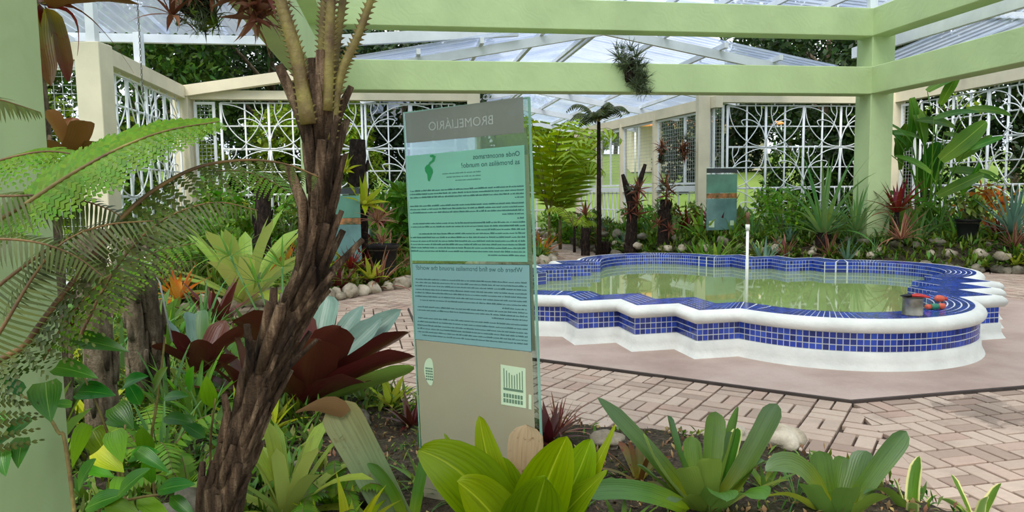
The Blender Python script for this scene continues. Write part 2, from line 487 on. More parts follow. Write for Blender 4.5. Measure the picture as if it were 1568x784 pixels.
M['edging'] = plain('pad_side_shade_dirt', (66, 56, 50), 0.8, 0.2, 8, 0.2, world=True)  # pad side tone: shade and dirt on the concrete, put into the colour
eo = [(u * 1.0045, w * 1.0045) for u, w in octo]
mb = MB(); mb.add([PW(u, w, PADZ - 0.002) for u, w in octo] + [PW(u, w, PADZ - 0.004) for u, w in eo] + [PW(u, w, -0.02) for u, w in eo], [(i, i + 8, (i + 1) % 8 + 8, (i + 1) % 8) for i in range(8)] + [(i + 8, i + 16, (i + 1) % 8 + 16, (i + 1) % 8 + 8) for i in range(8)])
tag(mb.build('pad_side', M['edging'], smooth=False), 'dark side of the octagonal concrete pad with painted shade and dirt', kind='structure')
mb = MB(); mb.add([W(-5.5, -3.0, 0.012), W(13.7, -3.0, 0.012), W(13.7, 0.9, 0.012), W(-5.5, 0.9, 0.012)], [(0, 1, 2, 3)])
tag(mb.build('garden_path', M['pad'], smooth=False), 'plain concrete path along the near side of the garden', kind='structure')
# ---- bricks in eight sectors around the pad
def clip_poly(poly, a, b):
    "keep the side left of a->b"
    out = []
    for i in range(len(poly)):
        p, q = poly[i], poly[(i + 1) % len(poly)]
        sp = (b[0] - a[0]) * (p[1] - a[1]) - (b[1] - a[1]) * (p[0] - a[0])
        sq = (b[0] - a[0]) * (q[1] - a[1]) - (b[1] - a[1]) * (q[0] - a[0])
        if sp >= 0: out.append(p)
        if (sp >= 0) != (sq >= 0):
            t = sp / (sp - sq); out.append((p[0] + (q[0] - p[0]) * t, p[1] + (q[1] - p[1]) * t))
    return out
def area(p): return 0.5 * sum(p[i][0] * p[(i + 1) % len(p)][1] - p[(i + 1) % len(p)][0] * p[i][1] for i in range(len(p)))
BL, JT = 0.24, 0.017
OUTR = 2.6
# beds (world polygons); plants grow in them
BED_FRONT = [(4.3, 0.75), gp(1500, 812), gp(1405, 772), gp(1255, 712), gp(1150, 694), gp(1010, 682), gp(850, 660), gp(640, 632), gp(575, 585), gp(520, 545), gp(450, 520), gp(330, 505), gp(200, 500)]
_l = W(-4.6, 0); BED_FRONT += [(W(-4.6, 6.6).x, W(-4.6, 6.6).y), (W(-4.6, 1.4).x, W(-4.6, 1.4).y)]
BED_LEFT = [gp(180, 482), gp(330, 474), gp(430, 468), gp(500, 462), gp(560, 452), gp(640, 436), gp(740, 414), gp(846, 404), gp(838, 392), gp(800, 384)]
BED_LEFT += [(W(0.2, 19).x, W(0.2, 19).y), (W(-0.2, 17.5).x, W(-0.2, 17.5).y), (W(-4.65, 17.5).x, W(-4.65, 17.5).y), (W(-4.65, 9.0).x, W(-4.65, 9.0).y)]
BED_BACK = [gp(822, 361), gp(880, 374), gp(926, 391), (3.3, 15.6), (5.0, 14.75), (7.2, 13.5), (9.0, 12.75)]
BED_BACK += [(W(12.9, 10.3).x, W(12.9, 10.3).y), (W(13.05, 17.5).x, W(13.05, 17.5).y), (W(7.7, 17.5).x, W(7.7, 17.5).y), (W(7.0, 26).x, W(7.0, 26).y)]
BEDS = {'front': (BED_FRONT, 0.16, 0.55), 'left': (BED_LEFT, 0.30, 0.35), 'back': (BED_BACK, 0.50, 0.62)}
def bed_z(x, y):
    z = 0.0
    for poly, hm, sl in BEDS.values():
        if inpoly(x, y, poly):
            d = edge_dist(x, y, poly)
            z = max(z, min(hm, 0.03 + sl * d) + 0.05 * noise.noise(Vector((x * 1.1, y * 1.1, 3))))
    return z
def in_bed(x, y): return any(inpoly(x, y, p) for p, _, _ in BEDS.values())

cands = []
def sector_bricks(org, ang, nu0, nu1, nw0, nw1, keep):
    "basket weave from org; local x along ang; keep = list of clipping half planes in local coordinates"
    ca, sa = math.cos(ang), math.sin(ang)
    for j in range(nw0, nw1):
        for i in range(nu0, nu1):
            for k in range(2):
                if (i + j) % 2 == 0: x0, y0, w, h = i * BL, j * BL + k * BL / 2, BL, BL / 2
                else: x0, y0, w, h = i * BL + k * BL / 2, j * BL, BL / 2, BL
                q = JT / 2
                poly = [(x0 + q, y0 + q), (x0 + w - q, y0 + q), (x0 + w - q, y0 + h - q), (x0 + q, y0 + h - q)]
                full = area(poly)
                for a, b in keep:
                    poly = clip_poly(poly, a, b)
                    if len(poly) < 3: break
                if len(poly) < 3 or area(poly) < 0.12 * full: continue
                pw = [(org[0] + x * ca - y * sa, org[1] + x * sa + y * ca) for x, y in poly]
                cx = sum(p[0] for p in pw) / len(pw); cy = sum(p[1] for p in pw) / len(pw)
                if cy < 2.6 or any(inpoly(cx, cy, p) and edge_dist(cx, cy, p) > 0.25 for p, _, _ in BEDS.values()): continue
                v = Vector((cx, cy, 0)) - CPOS; kd = v.dot(_f)
                if kd < 0.5: continue
                sx, sy = 784 + FPX * v.dot(_r) / kd, 392 - FPX * v.dot(_u) / kd
                if sx < -80 or sx > 1650 or sy > 860: continue
                cands.append((kd, pw, abs(area(poly) - full) < 1e-6, (cx, cy), ang + (0 if (i + j) % 2 == 0 else PI / 2)))
def pw2(p): q = PW(*p); return (q.x, q.y)
for s in range(8):
    A, B = octo[s], octo[(s + 1) % 8]
    dx, dy = B[0] - A[0], B[1] - A[1]; L = math.hypot(dx, dy); ang = math.atan2(dy, dx)
    # local frame: x from A to B, y pointing to the inside (left); outside is negative y
    nrm = math.tan(R(22.5))
    far = 4.6
    keep = [((0, 0), (-far * nrm * 1.0 - 0, -far)) if False else ((-far * nrm, -far), (0, 0))[::-1], ((L, 0), (L + far * nrm, -far))[::-1]]
    keep = [((0, 0), (-far * nrm, -far)), ((L + far * nrm, -far), (L, 0)), ((L, -0.022), (0, -0.022))]
    A2 = pw2(A)
    n0 = int(far * nrm / BL) + 2; n1 = int((L + far * nrm) / BL) + 2
    sector_bricks(A2, ang + PTH, -n0, n1, -int(far / BL), 0, keep)
# path beyond, leading past the corridor (herring-run rows parallel to the building)
pth_poly = None
def near_oct(cx, cy):
    u = (cx - PC.x) * math.cos(PTH) + (cy - PC.y) * math.sin(PTH); w = -(cx - PC.x) * math.sin(PTH) + (cy - PC.y) * math.cos(PTH)
    lim = 8.7
    return abs(u) < lim and abs(w) < lim and abs(u) + abs(w) < lim * 1.41
n_before = len(cands)
sector_bricks((W(-5, 9).x, W(-5, 9).y), TH, 0, 54, 0, 80, [])
cands[n_before:] = [c for c in cands[n_before:] if not near_oct(*c[3])]
cands.sort(key=lambda c: c[0])
bm_full = MB(); box(bm_full, (0, 0, -0.005), (BL - JT, BL / 2 - JT, 0.05))
BRICK_ME = None
bevm = MB(); bevbox(bevm, (0, 0, -0.01), (BL - JT, BL / 2 - JT, 0.05), 0.004); BRICK_ME = bevm.mesh('brick', M['brick'], False)
rest = MB()
def brick_solid(mbx, pw, z1):
    n = len(pw)
    mbx.add([(x, y, z1) for x, y in pw] + [(x, y, -0.03) for x, y in pw], [tuple(range(n))] + [(i, i + n, (i + 1) % n + n, (i + 1) % n) for i in range(n)])
vis = []
for c in cands:
    v = Vector((c[3][0], c[3][1], 0)) - CPOS; kd = v.dot(_f)
    sx, sy = 784 + FPX * v.dot(_r) / kd, 392 - FPX * v.dot(_u) / kd
    c_vis = 0 < sx < 1568 and sy < 784 and not (sx < 830 and sy > 520) and not in_bed(*c[3])
    vis.append(c_vis)
cnt = 0
for c, cv in zip(cands, vis):
    dz = random.uniform(-0.003, 0.003)
    if cv and cnt < 300:
        cnt += 1
        if c[2]:
            link('brick', BRICK_ME, floor, loc=(c[3][0], c[3][1], dz), rot=(0, 0, c[4]))
        else:
            q = MB(); brick_solid(q, [(x - c[3][0], y - c[3][1]) for x, y in c[1]], 0.015)
            link('brick', q.mesh('brick', M['brick'], False), floor, loc=(c[3][0], c[3][1], dz))
    else:
        brick_solid(rest, c[1], 0.015 + dz)
tag(rest.build('brick_field', M['brick'], floor, False), kind='stuff')

# ---- soil of the beds
def build_bed(key, label, step):
    poly, hm, sl = BEDS[key]
    xs = [p[0] for p in poly]; ys = [p[1] for p in poly]
    x0, x1, y0, y1 = min(xs), max(xs), min(ys), max(ys)
    nx, ny = int((x1 - x0) / step) + 1, int((y1 - y0) / step) + 1
    idx = {}; mb = MB(); vs, fs = [], []
    def vid(i, j):
        if (i, j) not in idx:
            x, y = x0 + i * step, y0 + j * step
            idx[(i, j)] = len(vs)
            if inpoly(x, y, poly):
                d = edge_dist(x, y, poly); z = min(hm, 0.03 + sl * d) + 0.05 * noise.noise(Vector((x * 1.1, y * 1.1, 3)))
                z += 0.025 * noise.noise(Vector((x * 6, y * 6, 1)))
            else: z = -0.06
            vs.append((x, y, z))
        return idx[(i, j)]
    for j in range(ny):
        for i in range(nx):
            if inpoly(x0 + (i + .5) * step, y0 + (j + .5) * step, poly):
                fs.append((vid(i, j), vid(i + 1, j), vid(i + 1, j + 1), vid(i, j + 1)))
    mb.add(vs, fs)
    o = mb.build('garden_bed', M['soil']); return tag(o, label, kind='structure')
build_bed('front', 'dark leaf-littered soil of the planting bed in the foreground', 0.09)
build_bed('left', 'soil of the stone-edged bed left of the brick path', 0.2)
build_bed('back', 'raised soil bed behind the pool below the white fence', 0.2)

# ================================================================== pool
SD, HC, ST, LR = 2.57, 1.25, 0.44, 1.33      # chord distance, half chord, step, lobe radius
def outline():
    q = []
    cy = -(SD + 0.90) + LR
    a0 = math.atan2(-SD - cy, -HC); a1 = math.atan2(-SD - cy, HC)
    a0 = a0 if a0 < 0 else a0 - 2 * PI
    n = 26
    one = [(LR * math.cos(a0 + (a1 - a0) * i / n), cy + LR * math.sin(a0 + (a1 - a0) * i / n)) for i in range(n + 1)]
    h = HC; w = -SD
    for k in range(3):
        h += ST; one.append((h, w)); w += ST; one.append((h, w))
    one = one[:-1]
    for r_ in range(4):
        c, s = [(1, 0), (0, 1), (-1, 0), (0, -1)][r_]
        q += [(x * c - y * s, x * s + y * c) for x, y in one]
    return q
OUT = outline(); NO = len(OUT)
def offset(pl, d):
    "inward offset (polygon runs counter-clockwise)"
    n = len(pl); res = []
    for i in range(n):
        p0, p1, p2 = pl[i - 1], pl[i], pl[(i + 1) % n]
        e1 = Vector((p1[0] - p0[0], p1[1] - p0[1])).normalized(); e2 = Vector((p2[0] - p1[0], p2[1] - p1[1])).normalized()
        n1 = Vector((-e1.y, e1.x)); n2 = Vector((-e2.y, e2.x)); b = (n1 + n2)
        k = max(0.35, 1 + n1.dot(n2))
        res.append((p1[0] + b.x * d / k, p1[1] + b.y * d / k))
    return res
RIMZ, BASEH, BANDH = 0.48, 0.155, 0.165
pool = thing('ornamental_pool', 'low quatrefoil garden pool with stepped corners, white coping and blue mosaic tiles', 'pool', PC, 0)
pool.rotation_euler = (0, 0, PTH)
def loft(mb, rings, closed=False):
    "rings: list of (polyline, z)"
    vs = []; fs = []; n = len(rings[0][0])
    for pl, z in rings: vs += [(x, y, z(x, y) if callable(z) else z) for x, y in pl]
    for r_ in range(len(rings) - 1):
        for i in range(n):
            j = (i + 1) % n
            fs.append((r_ * n + i, r_ * n + j, (r_ + 1) * n + j, (r_ + 1) * n + i))
    mb.add(vs, fs)
z0 = PADZ
zb0, zb1 = z0 + BASEH, z0 + BASEH + BANDH
mb = MB(); loft(mb, [(offset(OUT, -0.035), z0 - 0.01), (offset(OUT, -0.012), z0 + 0.035), (OUT, z0 + 0.07), (offset(OUT, 0.004), zb0 - 0.012), (offset(OUT, 0.022), zb0)])
mb.build('plaster_base', M['plaster'], pool)
mb = MB(); loft(mb, [(offset(OUT, 0.022), zb0 - 0.003), (offset(OUT, 0.022), zb1 + 0.005)]); mb.build('band_grout', M['grout'], pool, False)
mb = MB(); loft(mb, [(offset(OUT, 0.03), zb1), (offset(OUT, -0.012), zb1 + 0.006), (offset(OUT, -0.030), zb1 + 0.035), (offset(OUT, -0.034), zb1 + 0.06), (offset(OUT, -0.022), zb1 + 0.088), (offset(OUT, 0.005), RIMZ - 0.006), (offset(OUT, 0.035), RIMZ), (offset(OUT, 0.06), RIMZ - 0.002)])
mb.build('coping_bullnose', M['plaster'], pool)
IN = 0.40
mb = MB(); loft(mb, [(offset(OUT, 0.055), RIMZ - 0.004), (offset(OUT, IN), RIMZ - 0.004), (offset(OUT, IN), 0.12)]); mb.build('coping_grout', M['grout'], pool, False)
mb = MB(); pl = offset(OUT, IN + 0.0); mb.add([(x, y, 0.13) for x, y in pl], [tuple(range(NO))]); mb.build('pool_floor', M['plaster'], pool, False)
# tiles
TP = 0.055
tiles = []   # (corner points 4, normal) in pool coordinates
def seg_cols(pl):
    for i in range(NO):
        p, q = Vector(pl[i]), Vector(pl[(i + 1) % NO]); yield i, p, q
def columns(ref):
    "split the outline into tile columns along its true length; returns list of (i, t0, t1)"
    cols = []
    # merge arc segments: run between sharp corners
    sharp = []
    for i in range(NO):
        e1 = Vector(OUT[i]) - Vector(OUT[i - 1]); e2 = Vector(OUT[(i + 1) % NO]) - Vector(OUT[i])
        if e1.angle(e2) > 0.5: sharp.append(i)
    for k in range(len(sharp)):
        a, b = sharp[k], sharp[(k + 1) % len(sharp)]
        ids = []; i = a
        while i != b: ids.append(i); i = (i + 1) % NO
        lens = [(Vector(ref[(j + 1) % NO]) - Vector(ref[j])).length for j in ids]
        T = sum(lens); n = max(1, round(T / TP))
        cum = [0]
        for l_ in lens: cum.append(cum[-1] + l_)
        def loc(s):
            for q in range(len(ids)):
                if s <= cum[q + 1] + 1e-9: return ids[q], (s - cum[q]) / max(1e-9, lens[q])
            return ids[-1], 1.0
        for c in range(n): cols.append((loc(T * (c + 0.075) / n), loc(T * (c + 0.925) / n)))
    return cols
def pt(pl, it):
    i, t = it; p, q = Vector(pl[i]), Vector(pl[(i + 1) % NO]); return p + (q - p) * t
COLS = columns(OUT)
GT = 0.085
def tile_solid(q4, nrm, th=0.004):
    "four corners counter-clockwise seen from outside"
    top = [p + nrm * th for p in q4]; bt = [p - nrm * 0.004 for p in q4]
    return top + bt, [(0, 1, 2, 3), (0, 4, 5, 1), (1, 5, 6, 2), (2, 6, 7, 3), (3, 7, 4, 0)]
band = offset(OUT, 0.022); inner = offset(OUT, IN)
outer_tiles, top_tiles, in_tiles = [], [], []
rows = 3; rh = BANDH / rows
for c0, c1 in COLS:
    a, b = pt(band, c0), pt(band, c1); e = (b - a).normalized(); n3 = Vector((e.y, -e.x, 0))
    for r_ in range(rows):
        za, zb = zb0 + rh * (r_ + GT), zb0 + rh * (r_ + 1 - GT)
        outer_tiles.append(([Vector((a.x, a.y, za)), Vector((b.x, b.y, za)), Vector((b.x, b.y, zb)), Vector((a.x, a.y, zb))], n3))
    ntr = 6
    o1, o2 = offset(OUT, 0.058), inner
    A0, A1, B0, B1 = pt(o1, c0), pt(o1, c1), pt(o2, c0), pt(o2, c1)
    for r_ in range(ntr):
        f0, f1 = (r_ + 0.12) / ntr, (r_ + 1 - 0.12) / ntr
        P = [A0 + (B0 - A0) * f0, A1 + (B1 - A1) * f0, A1 + (B1 - A1) * f1, A0 + (B0 - A0) * f1]
        top_tiles.append(([Vector((p.x, p.y, RIMZ - 0.004)) for p in P], Vector((0, 0, 1))))
    a, b = pt(inner, c0), pt(inner, c1)
    if (b - a).length > 0.012:
        e = (b - a).normalized(); n3 = Vector((-e.y, e.x, 0))
        for r_ in range(4):
            zb, za = RIMZ - 0.002 - rh * (r_ + GT), RIMZ - 0.002 - rh * (r_ + 1 - GT)
            in_tiles.append(([Vector((b.x, b.y, za)), Vector((a.x, a.y, za)), Vector((a.x, a.y, zb)), Vector((b.x, b.y, zb))], n3))
PM = Matrix.Translation(PC) @ Matrix.Rotation(PTH, 4, 'Z')
def tile_view(tl):
    q, n = tl; c = PM @ (sum(q, Vector()) / 4); nw = PM.to_3x3() @ n
    d = CPOS - c; k = (c - CPOS).dot(_f); sx = 784 + FPX * (c - CPOS).dot(_r) / k
    if sx < 826 or d.dot(nw) <= 0: return 0
    ar = ((q[1] - q[0]).cross(q[3] - q[0])).length
    return ar * d.dot(nw) / d.length ** 3
ranked = sorted(range(len(outer_tiles)), key=lambda i: -tile_view(outer_tiles[i]))
single = set(ranked[:300])
restm = MB()
for i, (q, n) in enumerate(outer_tiles):
    if i in single:
        c = sum(q, Vector()) / 4; tm = MB(); v, f = tile_solid([p - c for p in q], n); tm.add(v, f)
        link('tile', tm.mesh('tile', M['tile'], False), pool, loc=c)
    else:
        v, f = tile_solid(q, n); restm.add(v, f)
tag(restm.build('band_tiles', M['tile'], pool, False), kind='stuff')
tm = MB()
for q, n in top_tiles: v, f = tile_solid(q, n); tm.add(v, f)
tag(tm.build('coping_tiles', M['tile'], pool, False), kind='stuff')
tm = MB()
for q, n in in_tiles: v, f = tile_solid(q, n); tm.add(v, f)
tag(tm.build('inner_wall_tiles', M['tile'], pool, False), kind='stuff')
# water
mb = MB(); pl = offset(OUT, IN - 0.004)
mb.add([PM @ Vector((x, y, RIMZ - 0.165)) for x, y in pl], [tuple(range(NO))])
tag(mb.build('pool_water', M['water'], smooth=False), 'still murky green water filling the blue tiled pool', 'water', kind='stuff')
# fountain pipe
t = thing('fountain_pipe', 'thin white upright pipe with rusty nozzle standing in the pool', 'pipe', at_z(1143, 470, 0.315))
mb = MB(); tube(mb, [(0, 0, -0.18), (0, 0, 0.86)], 0.016, 10); mb.build('pipe_shaft', M['pvc'], t)
mb = MB(); tube(mb, [(0, 0, 0.84), (0, 0, 0.9)], 0.024, 10); mb.build('pipe_coupling', M['pvc'], t)
mb = MB(); tube(mb, [(0, 0, 0.9), (0, 0, 0.96), (0, 0, 0.965), (0, 0, 1.03)], [0.014, 0.014, 0.022, 0.022], 10); mb.build('nozzle', M['rust'], t)
# tin with pliers on the coping
p = at_z(1397, 482, RIMZ)
t = thing('tin_can', 'dull metal tin can standing on the pool coping', 'can', p)
mb = MB(); tube(mb, [(0, 0, 0), (0, 0, 0.006), (0, 0, 0.012), (0, 0, 0.145), (0, 0, 0.15)], [0.082, 0.086, 0.082, 0.082, 0.086], 24, cap=False)
tube(mb, [(0, 0, 0.15), (0, 0, 0.02)], [0.080, 0.078], 24, cap=False); mb.build('can_wall', M['steel_can'], t)
mb = MB(); tube(mb, [(0, 0, 0.001), (0, 0, 0.02)], 0.079, 24); mb.build('can_bottom', M['steel_can'], t)
t = thing('pliers', 'red handled pliers resting across the top of the tin can', 'pliers', p + Vector((0, 0, 0.158)))
mb = MB(); tube(mb, [(-0.02, -0.02, 0.012), (0.05, -0.03, 0.012), (0.11, -0.07, 0.004)], [0.010, 0.012, 0.009], 8); mb.build('handle', M['red'], t)
mb = MB(); tube(mb, [(-0.02, 0.0, 0.014), (0.05, 0.02, 0.018), (0.12, 0.01, 0.006)], [0.010, 0.012, 0.009], 8); mb.build('handle', M['red'], t)
mb = MB(); tube(mb, [(-0.02, -0.01, 0.013), (-0.05, -0.005, 0.014), (-0.11, 0.0, 0.012)], [0.016, 0.018, 0.005], 8); mb.build('jaw', M['black_plastic'], t)
p = at_z(1428, 474, RIMZ)
t = thing('hose_connector', 'green and orange plastic hose connector lying on the pool coping', 'connector', p + Vector((0, 0, 0.028)), 0.2)
mb = MB(); tube(mb, [(-0.02, 0, 0), (0.03, 0, 0), (0.055, 0, 0)], [0.026, 0.028, 0.024], 12); mb.build('body', M['teal'], t)
mb = MB(); tube(mb, [(-0.07, 0, 0), (-0.05, 0, 0), (-0.02, 0, 0)], [0.02, 0.024, 0.02], 12); mb.build('end_ring', M['orange'], t)
mb = MB(); tube(mb, [(0.055, 0, 0), (0.08, 0, 0), (0.12, 0.0, 0)], [0.02, 0.028, 0.024], 12); mb.build('end_ring', M['orange'], t)
p = at_z(1438, 463, RIMZ)
t = thing('hose_nozzle', 'orange red plastic nozzle lying behind the green connector on the coping', 'nozzle', p + Vector((0, 0, 0.034)), 0.3)
mb = MB(); tube(mb, [(-0.05, 0, 0), (-0.03, 0, 0.004), (0.0, 0, 0.004), (0.04, 0, 0.0), (0.05, 0, 0)], [0.012, 0.03, 0.034, 0.03, 0.012], 14); mb.build('body', M['orange'], t)
mb = MB(); tube(mb, [(0.045, 0, 0), (0.085, 0, -0.006)], [0.014, 0.02], 10); mb.build('tip', M['red'], t)

# ================================================================== pergola
AL, AR, BN, BF = -1.40, 9.58, 2.40, 13.4
per = thing('pergola', 'pale green painted concrete pergola with square columns and double beams around the pool', 'pergola', (0, 0, 0))
per.rotation_euler = (0, 0, TH)
CW = 0.50; Z1, Z2, Z3, Z4 = 3.43, 3.96, 4.55, 5.09
for a, b in ((AL, BF), (AR, BF), (AL, BN), (AR, BN)):
    mb = MB(); bevbox(mb, (a, b, (Z4 - 0.02 - 0.1) / 2), (CW, CW, Z4 - 0.02 + 0.1), 0.012); mb.build('column', M['green'], per, False)
BW = 0.40
for zl, zh in ((Z1, Z2), (Z3, Z4)):
    zc, h = (zl + zh) / 2, zh - zl
    for b, s in ((BF, -1), (BN, 1)):
        mb = MB(); bevbox(mb, ((AL + AR) / 2, b + s * (CW / 2 - BW / 2 + 0.012), zc), (AR - AL - CW + 0.02 + 0.4, BW, h), 0.012); mb.build('beam', M['green'], per, False)
    for a, s in ((AL, 1), (AR, -1)):
        mb = MB(); bevbox(mb, (a + s * (CW / 2 - BW / 2 + 0.008), (BN + BF) / 2, zc + 0.003), (BW, BF - BN - CW + 0.42, h), 0.012); mb.build('beam', M['green'], per, False)

# ================================================================== roofs
def sheet_mesh(name, width, length, wl=0.20, amp=0.036):
    "corrugated sheet: local x across (waves), y along the corrugations"
    n = int(width / wl * 8); vs, fs = [], []
    for j in range(2):
        for i in range(n + 1):
            x = width * i / n; vs.append((x, length * j, amp * math.sin(2 * PI * x / wl)))
    for i in range(n): fs.append((i, i + 1, n + 2 + i, n + 1 + i))
    mb = MB(); mb.add(vs, fs); return mb.mesh(name, M['roof'])
def frame_mat(o, x, y):
    "matrix with local x,y directions in world"
    x = Vector(x).normalized(); y = Vector(y).normalized(); z = x.cross(y)
    mm = Matrix((x, y, z)).transposed().to_4x4(); mm.translation = Vector(o); return mm
def slope_sheets(root, p0, along, n, width, down, length):
    me = sheet_mesh('roof_sheet', width + 0.09, length)
    al = Vector(along).normalized(); dn = Vector(down).normalized()
    for k in range(n):
        o = Vector(p0) + al * (k * width) + al.cross(dn) * 0.0025 * (k % 2)
        link('roof_sheet', me, root, mat=frame_mat(o, al, dn))
AX, BX = W(1, 0) - W(0, 0), W(0, 1) - W(0, 0)
# roof over the pergola: shallow gable, ridge away from the viewer
ra = thing('pergola_roof', 'translucent corrugated roof with white purlins high above the pergola', 'roof', kind='structure')
RA, EZ, RZ = 4.1, 5.62, 6.15
for sgn in (-1, 1):
    dn = (AX * sgn * 6.6 + Vector((0, 0, EZ - RZ)))
    if sgn > 0: slope_sheets(ra, W(RA, 0.0, RZ), BX, 16, 1.08, dn, dn.length)
    else: slope_sheets(ra, W(RA, 0.0, RZ), BX, 16, 1.08, dn, dn.length)
    for k in range(7):
        f = k / 6; a = RA + sgn * (0.08 + 6.4 * f); z = RZ + (EZ - RZ) * f - 0.10
        mb = MB(); beam(mb, W(a, 0.0, z), W(a, 17.3, z), 0.075, 0.13); mb.build('purlin', M['alu'], ra, False)
for px in (620, 938, 1336):
    pp = at_y(px, 60, 14.0)
    # post foot on the back beam
    ax = pp.x * math.cos(TH) + pp.y * math.sin(TH)
    for it in range(6):
        q = W(ax, BF); v = Vector((q.x, q.y, 5.3)) - CPOS; sx = 784 + FPX * v.dot(_r) / v.dot(_f); ax += (px - sx) / FPX * 14
    zt = RZ + (EZ - RZ) * abs(ax - RA) / 6.6 - 0.03
    mb = MB(); beam(mb, W(ax, BF, Z4 - 0.03), W(ax, BF, zt), 0.15, 0.15); mb.build('roof_post', M['alu'], ra, False)
for b in (BN, BF):
    for sgn in (-1, 1):
        mb = MB(); beam(mb, W(RA, b, RZ - 0.23), W(RA + sgn * 6.55, b, EZ - 0.23), 0.09, 0.14); mb.build('rafter', M['alu'], ra, False)
for b in (BN,):
    for a in (AL, AR):
        mb = MB(); beam(mb, W(a, b, Z4 - 0.03), W(a, b, RZ + (EZ - RZ) * abs(a - RA) / 6.6 - 0.1), 0.15, 0.15); mb.build('roof_post', M['alu'], ra, False)
for a in (AL,):
    mb = MB(); beam(mb, W(a, BF, Z4 - 0.03), W(a, BF, RZ + (EZ - RZ) * abs(a - RA) / 6.6 - 0.1), 0.15, 0.15); mb.build('roof_post', M['alu'], ra, False)

# roof over the entrance corridor: gable continuing far back
rc = thing('corridor_roof', 'translucent gable roof with white trusses over the entrance corridor behind the pergola', 'roof', kind='structure')
CA, CEL, CER, CEZ, CRZ, CB0, CB1 = 4.5, -0.9, 9.8, 4.30, 5.27, 14.95, 33.0
for aE in (CEL, CER):
    dn = AX * (aE - CA) + Vector((0, 0, CEZ - CRZ))
    slope_sheets(rc, W(CA, CB0, CRZ), BX, 17, 1.06, dn, dn.length)
    for k in range(5):
        f = k / 4; a = CA + (aE - CA) * (0.015 + 0.965 * f); z = CRZ + (CEZ - CRZ) * f - 0.085
        mb = MB(); beam(mb, W(a, CB0, z), W(a, CB1, z), 0.08, 0.11); mb.build('purlin', M['alu'], rc, False)
    for b in (15.3, 19.7, 24.2, 28.7, 32.8):
        mb = MB(); beam(mb, W(CA, b, CRZ - 0.24), W(aE, b, CEZ - 0.24), 0.1, 0.19); mb.build('truss_beam', M['alu'], rc, False)

# white eaves beams and the side roofs
rl = thing('side_roof', 'translucent corrugated roof with white eaves above the bed at the left wall', 'roof', kind='structure')
EB, EZL = 15.2, 4.66
slope_sheets(rl, W(-6.6, EB + 0.25, EZL + 0.14), AX, 4, 1.1, -BX * 12 + Vector((0, 0, 0.75)), 9.5)
for k in range(4):
    b = EB - 3.1 * k; z = EZL + 0.75 / 12 * 3.1 * k
    mb = MB(); beam(mb, W(-6.6, b, z), W(-1.75, b, z), 0.12, 0.16); mb.build('purlin', M['alu'], rl, False)
mb = MB(); beam(mb, W(-6.05, EB, EZL - 0.10), W(-6.05, EB - 9.4, EZL + 0.42), 0.12, 0.16); mb.build('rafter', M['alu'], rl, False)
mb = MB(); beam(mb, W(-1.75, EB, EZL - 0.02), W(2.6, EB, EZL + 0.30), 0.12, 0.22); mb.build('eaves_beam', M['alu'], rl, False)
for a, b in ((-4.77, 12.75), (-4.77, 14.9)):
    mb = MB(); beam(mb, W(a, b, 4.0), W(a, b, EZL + 0.05), 0.14, 0.14); mb.build('roof_post', M['alu'], rl, False)
rr = thing('side_roof', 'translucent corrugated roof with white gutter above the bed at the right wall', 'roof', kind='structure')
slope_sheets(rr, W(10.6, 15.0, 4.42), AX, 4, 1.1, -BX * 3.1 + Vector((0, 0, 0.30)), 3.0)
slope_sheets(rr, W(10.6, 12.2, 4.86), AX, 4, 1.1, -BX * 3.1 + Vector((0, 0, 0.30)), 7.0)
mb = MB(); beam(mb, W(10.55, 15.0, 4.34), W(15.0, 15.0, 4.34), 0.1, 0.1); mb.build('purlin', M['alu'], rr, False)
mb = MB(); beam(mb, W(10.55, 12.15, 4.76), W(15.0, 12.15, 4.76), 0.1, 0.12); mb.build('purlin', M['alu'], rr, False)
mb = MB(); beam(mb, W(10.45, 15.4, 4.66), W(10.45, 3.0, 4.70), 0.1, 0.24); mb.build('eaves_beam', M['alu'], rr, False)

# ================================================================== boundary walls: posts, beams
WBK, WL_, WR_ = 17.6, -4.77, 13.2
TB0, TB1 = 3.80, 4.07
def wall_root(name, label): return thing(name, label, None, kind='structure')
wl = wall_root('wall_left', 'cream posts and beam of the left boundary wall')
for a, b in ((WL_, 12.75), (WL_, WBK)):
    mb = MB(); beam(mb, W(a, b, -0.1), W(a, b, TB1), 0.40, 0.40, bev=0.01); mb.build('post', M['cream'], wl, False)
mb = MB(); beam(mb, W(WL_, 12.75, (TB0 + TB1) / 2), W(WL_, WBK, (TB0 + TB1) / 2), 0.26, TB1 - TB0); mb.build('beam', M['cream'], wl, False)
mb = MB(); beam(mb, W(WL_, 12.75, (TB0 + TB1) / 2), W(WL_ - 6, 12.75, (TB0 + TB1) / 2), 0.26, TB1 - TB0); mb.build('beam', M['cream'], wl, False)
mb = MB(); beam(mb, W(WL_, 12.75, TB0 - 0.06), W(WL_ - 6, 12.75, TB0 - 0.06), 0.12, 0.10); mb.build('rail', M['white'], wl, False)
wb_ = wall_root('wall_back', 'cream posts and beams of the back boundary wall')
for a0, a1 in ((WL_ + 0.1, 1.9), (7.75, WR_)):
    mb = MB(); beam(mb, W(a0, WBK, 3.90), W(a1, WBK, 3.90), 0.24, 0.20); mb.build('beam', M['cream'], wb_, False)
mb = MB(); beam(mb, W(WL_, WBK - 0.16, 3.95), W(0.2, WBK - 0.16, 4.72), 0.22, 0.24); mb.build('sloping_beam', M['cream'], wb_, False)
for a in (1.9, 7.78):
    mb = MB(); beam(mb, W(a, WBK, -0.1), W(a, WBK, TB1 - 0.02), 0.30, 0.30, bev=0.01); mb.build('post', M['cream'], wb_, False)
wr = wall_root('wall_right', 'cream posts and beam of the right boundary wall')
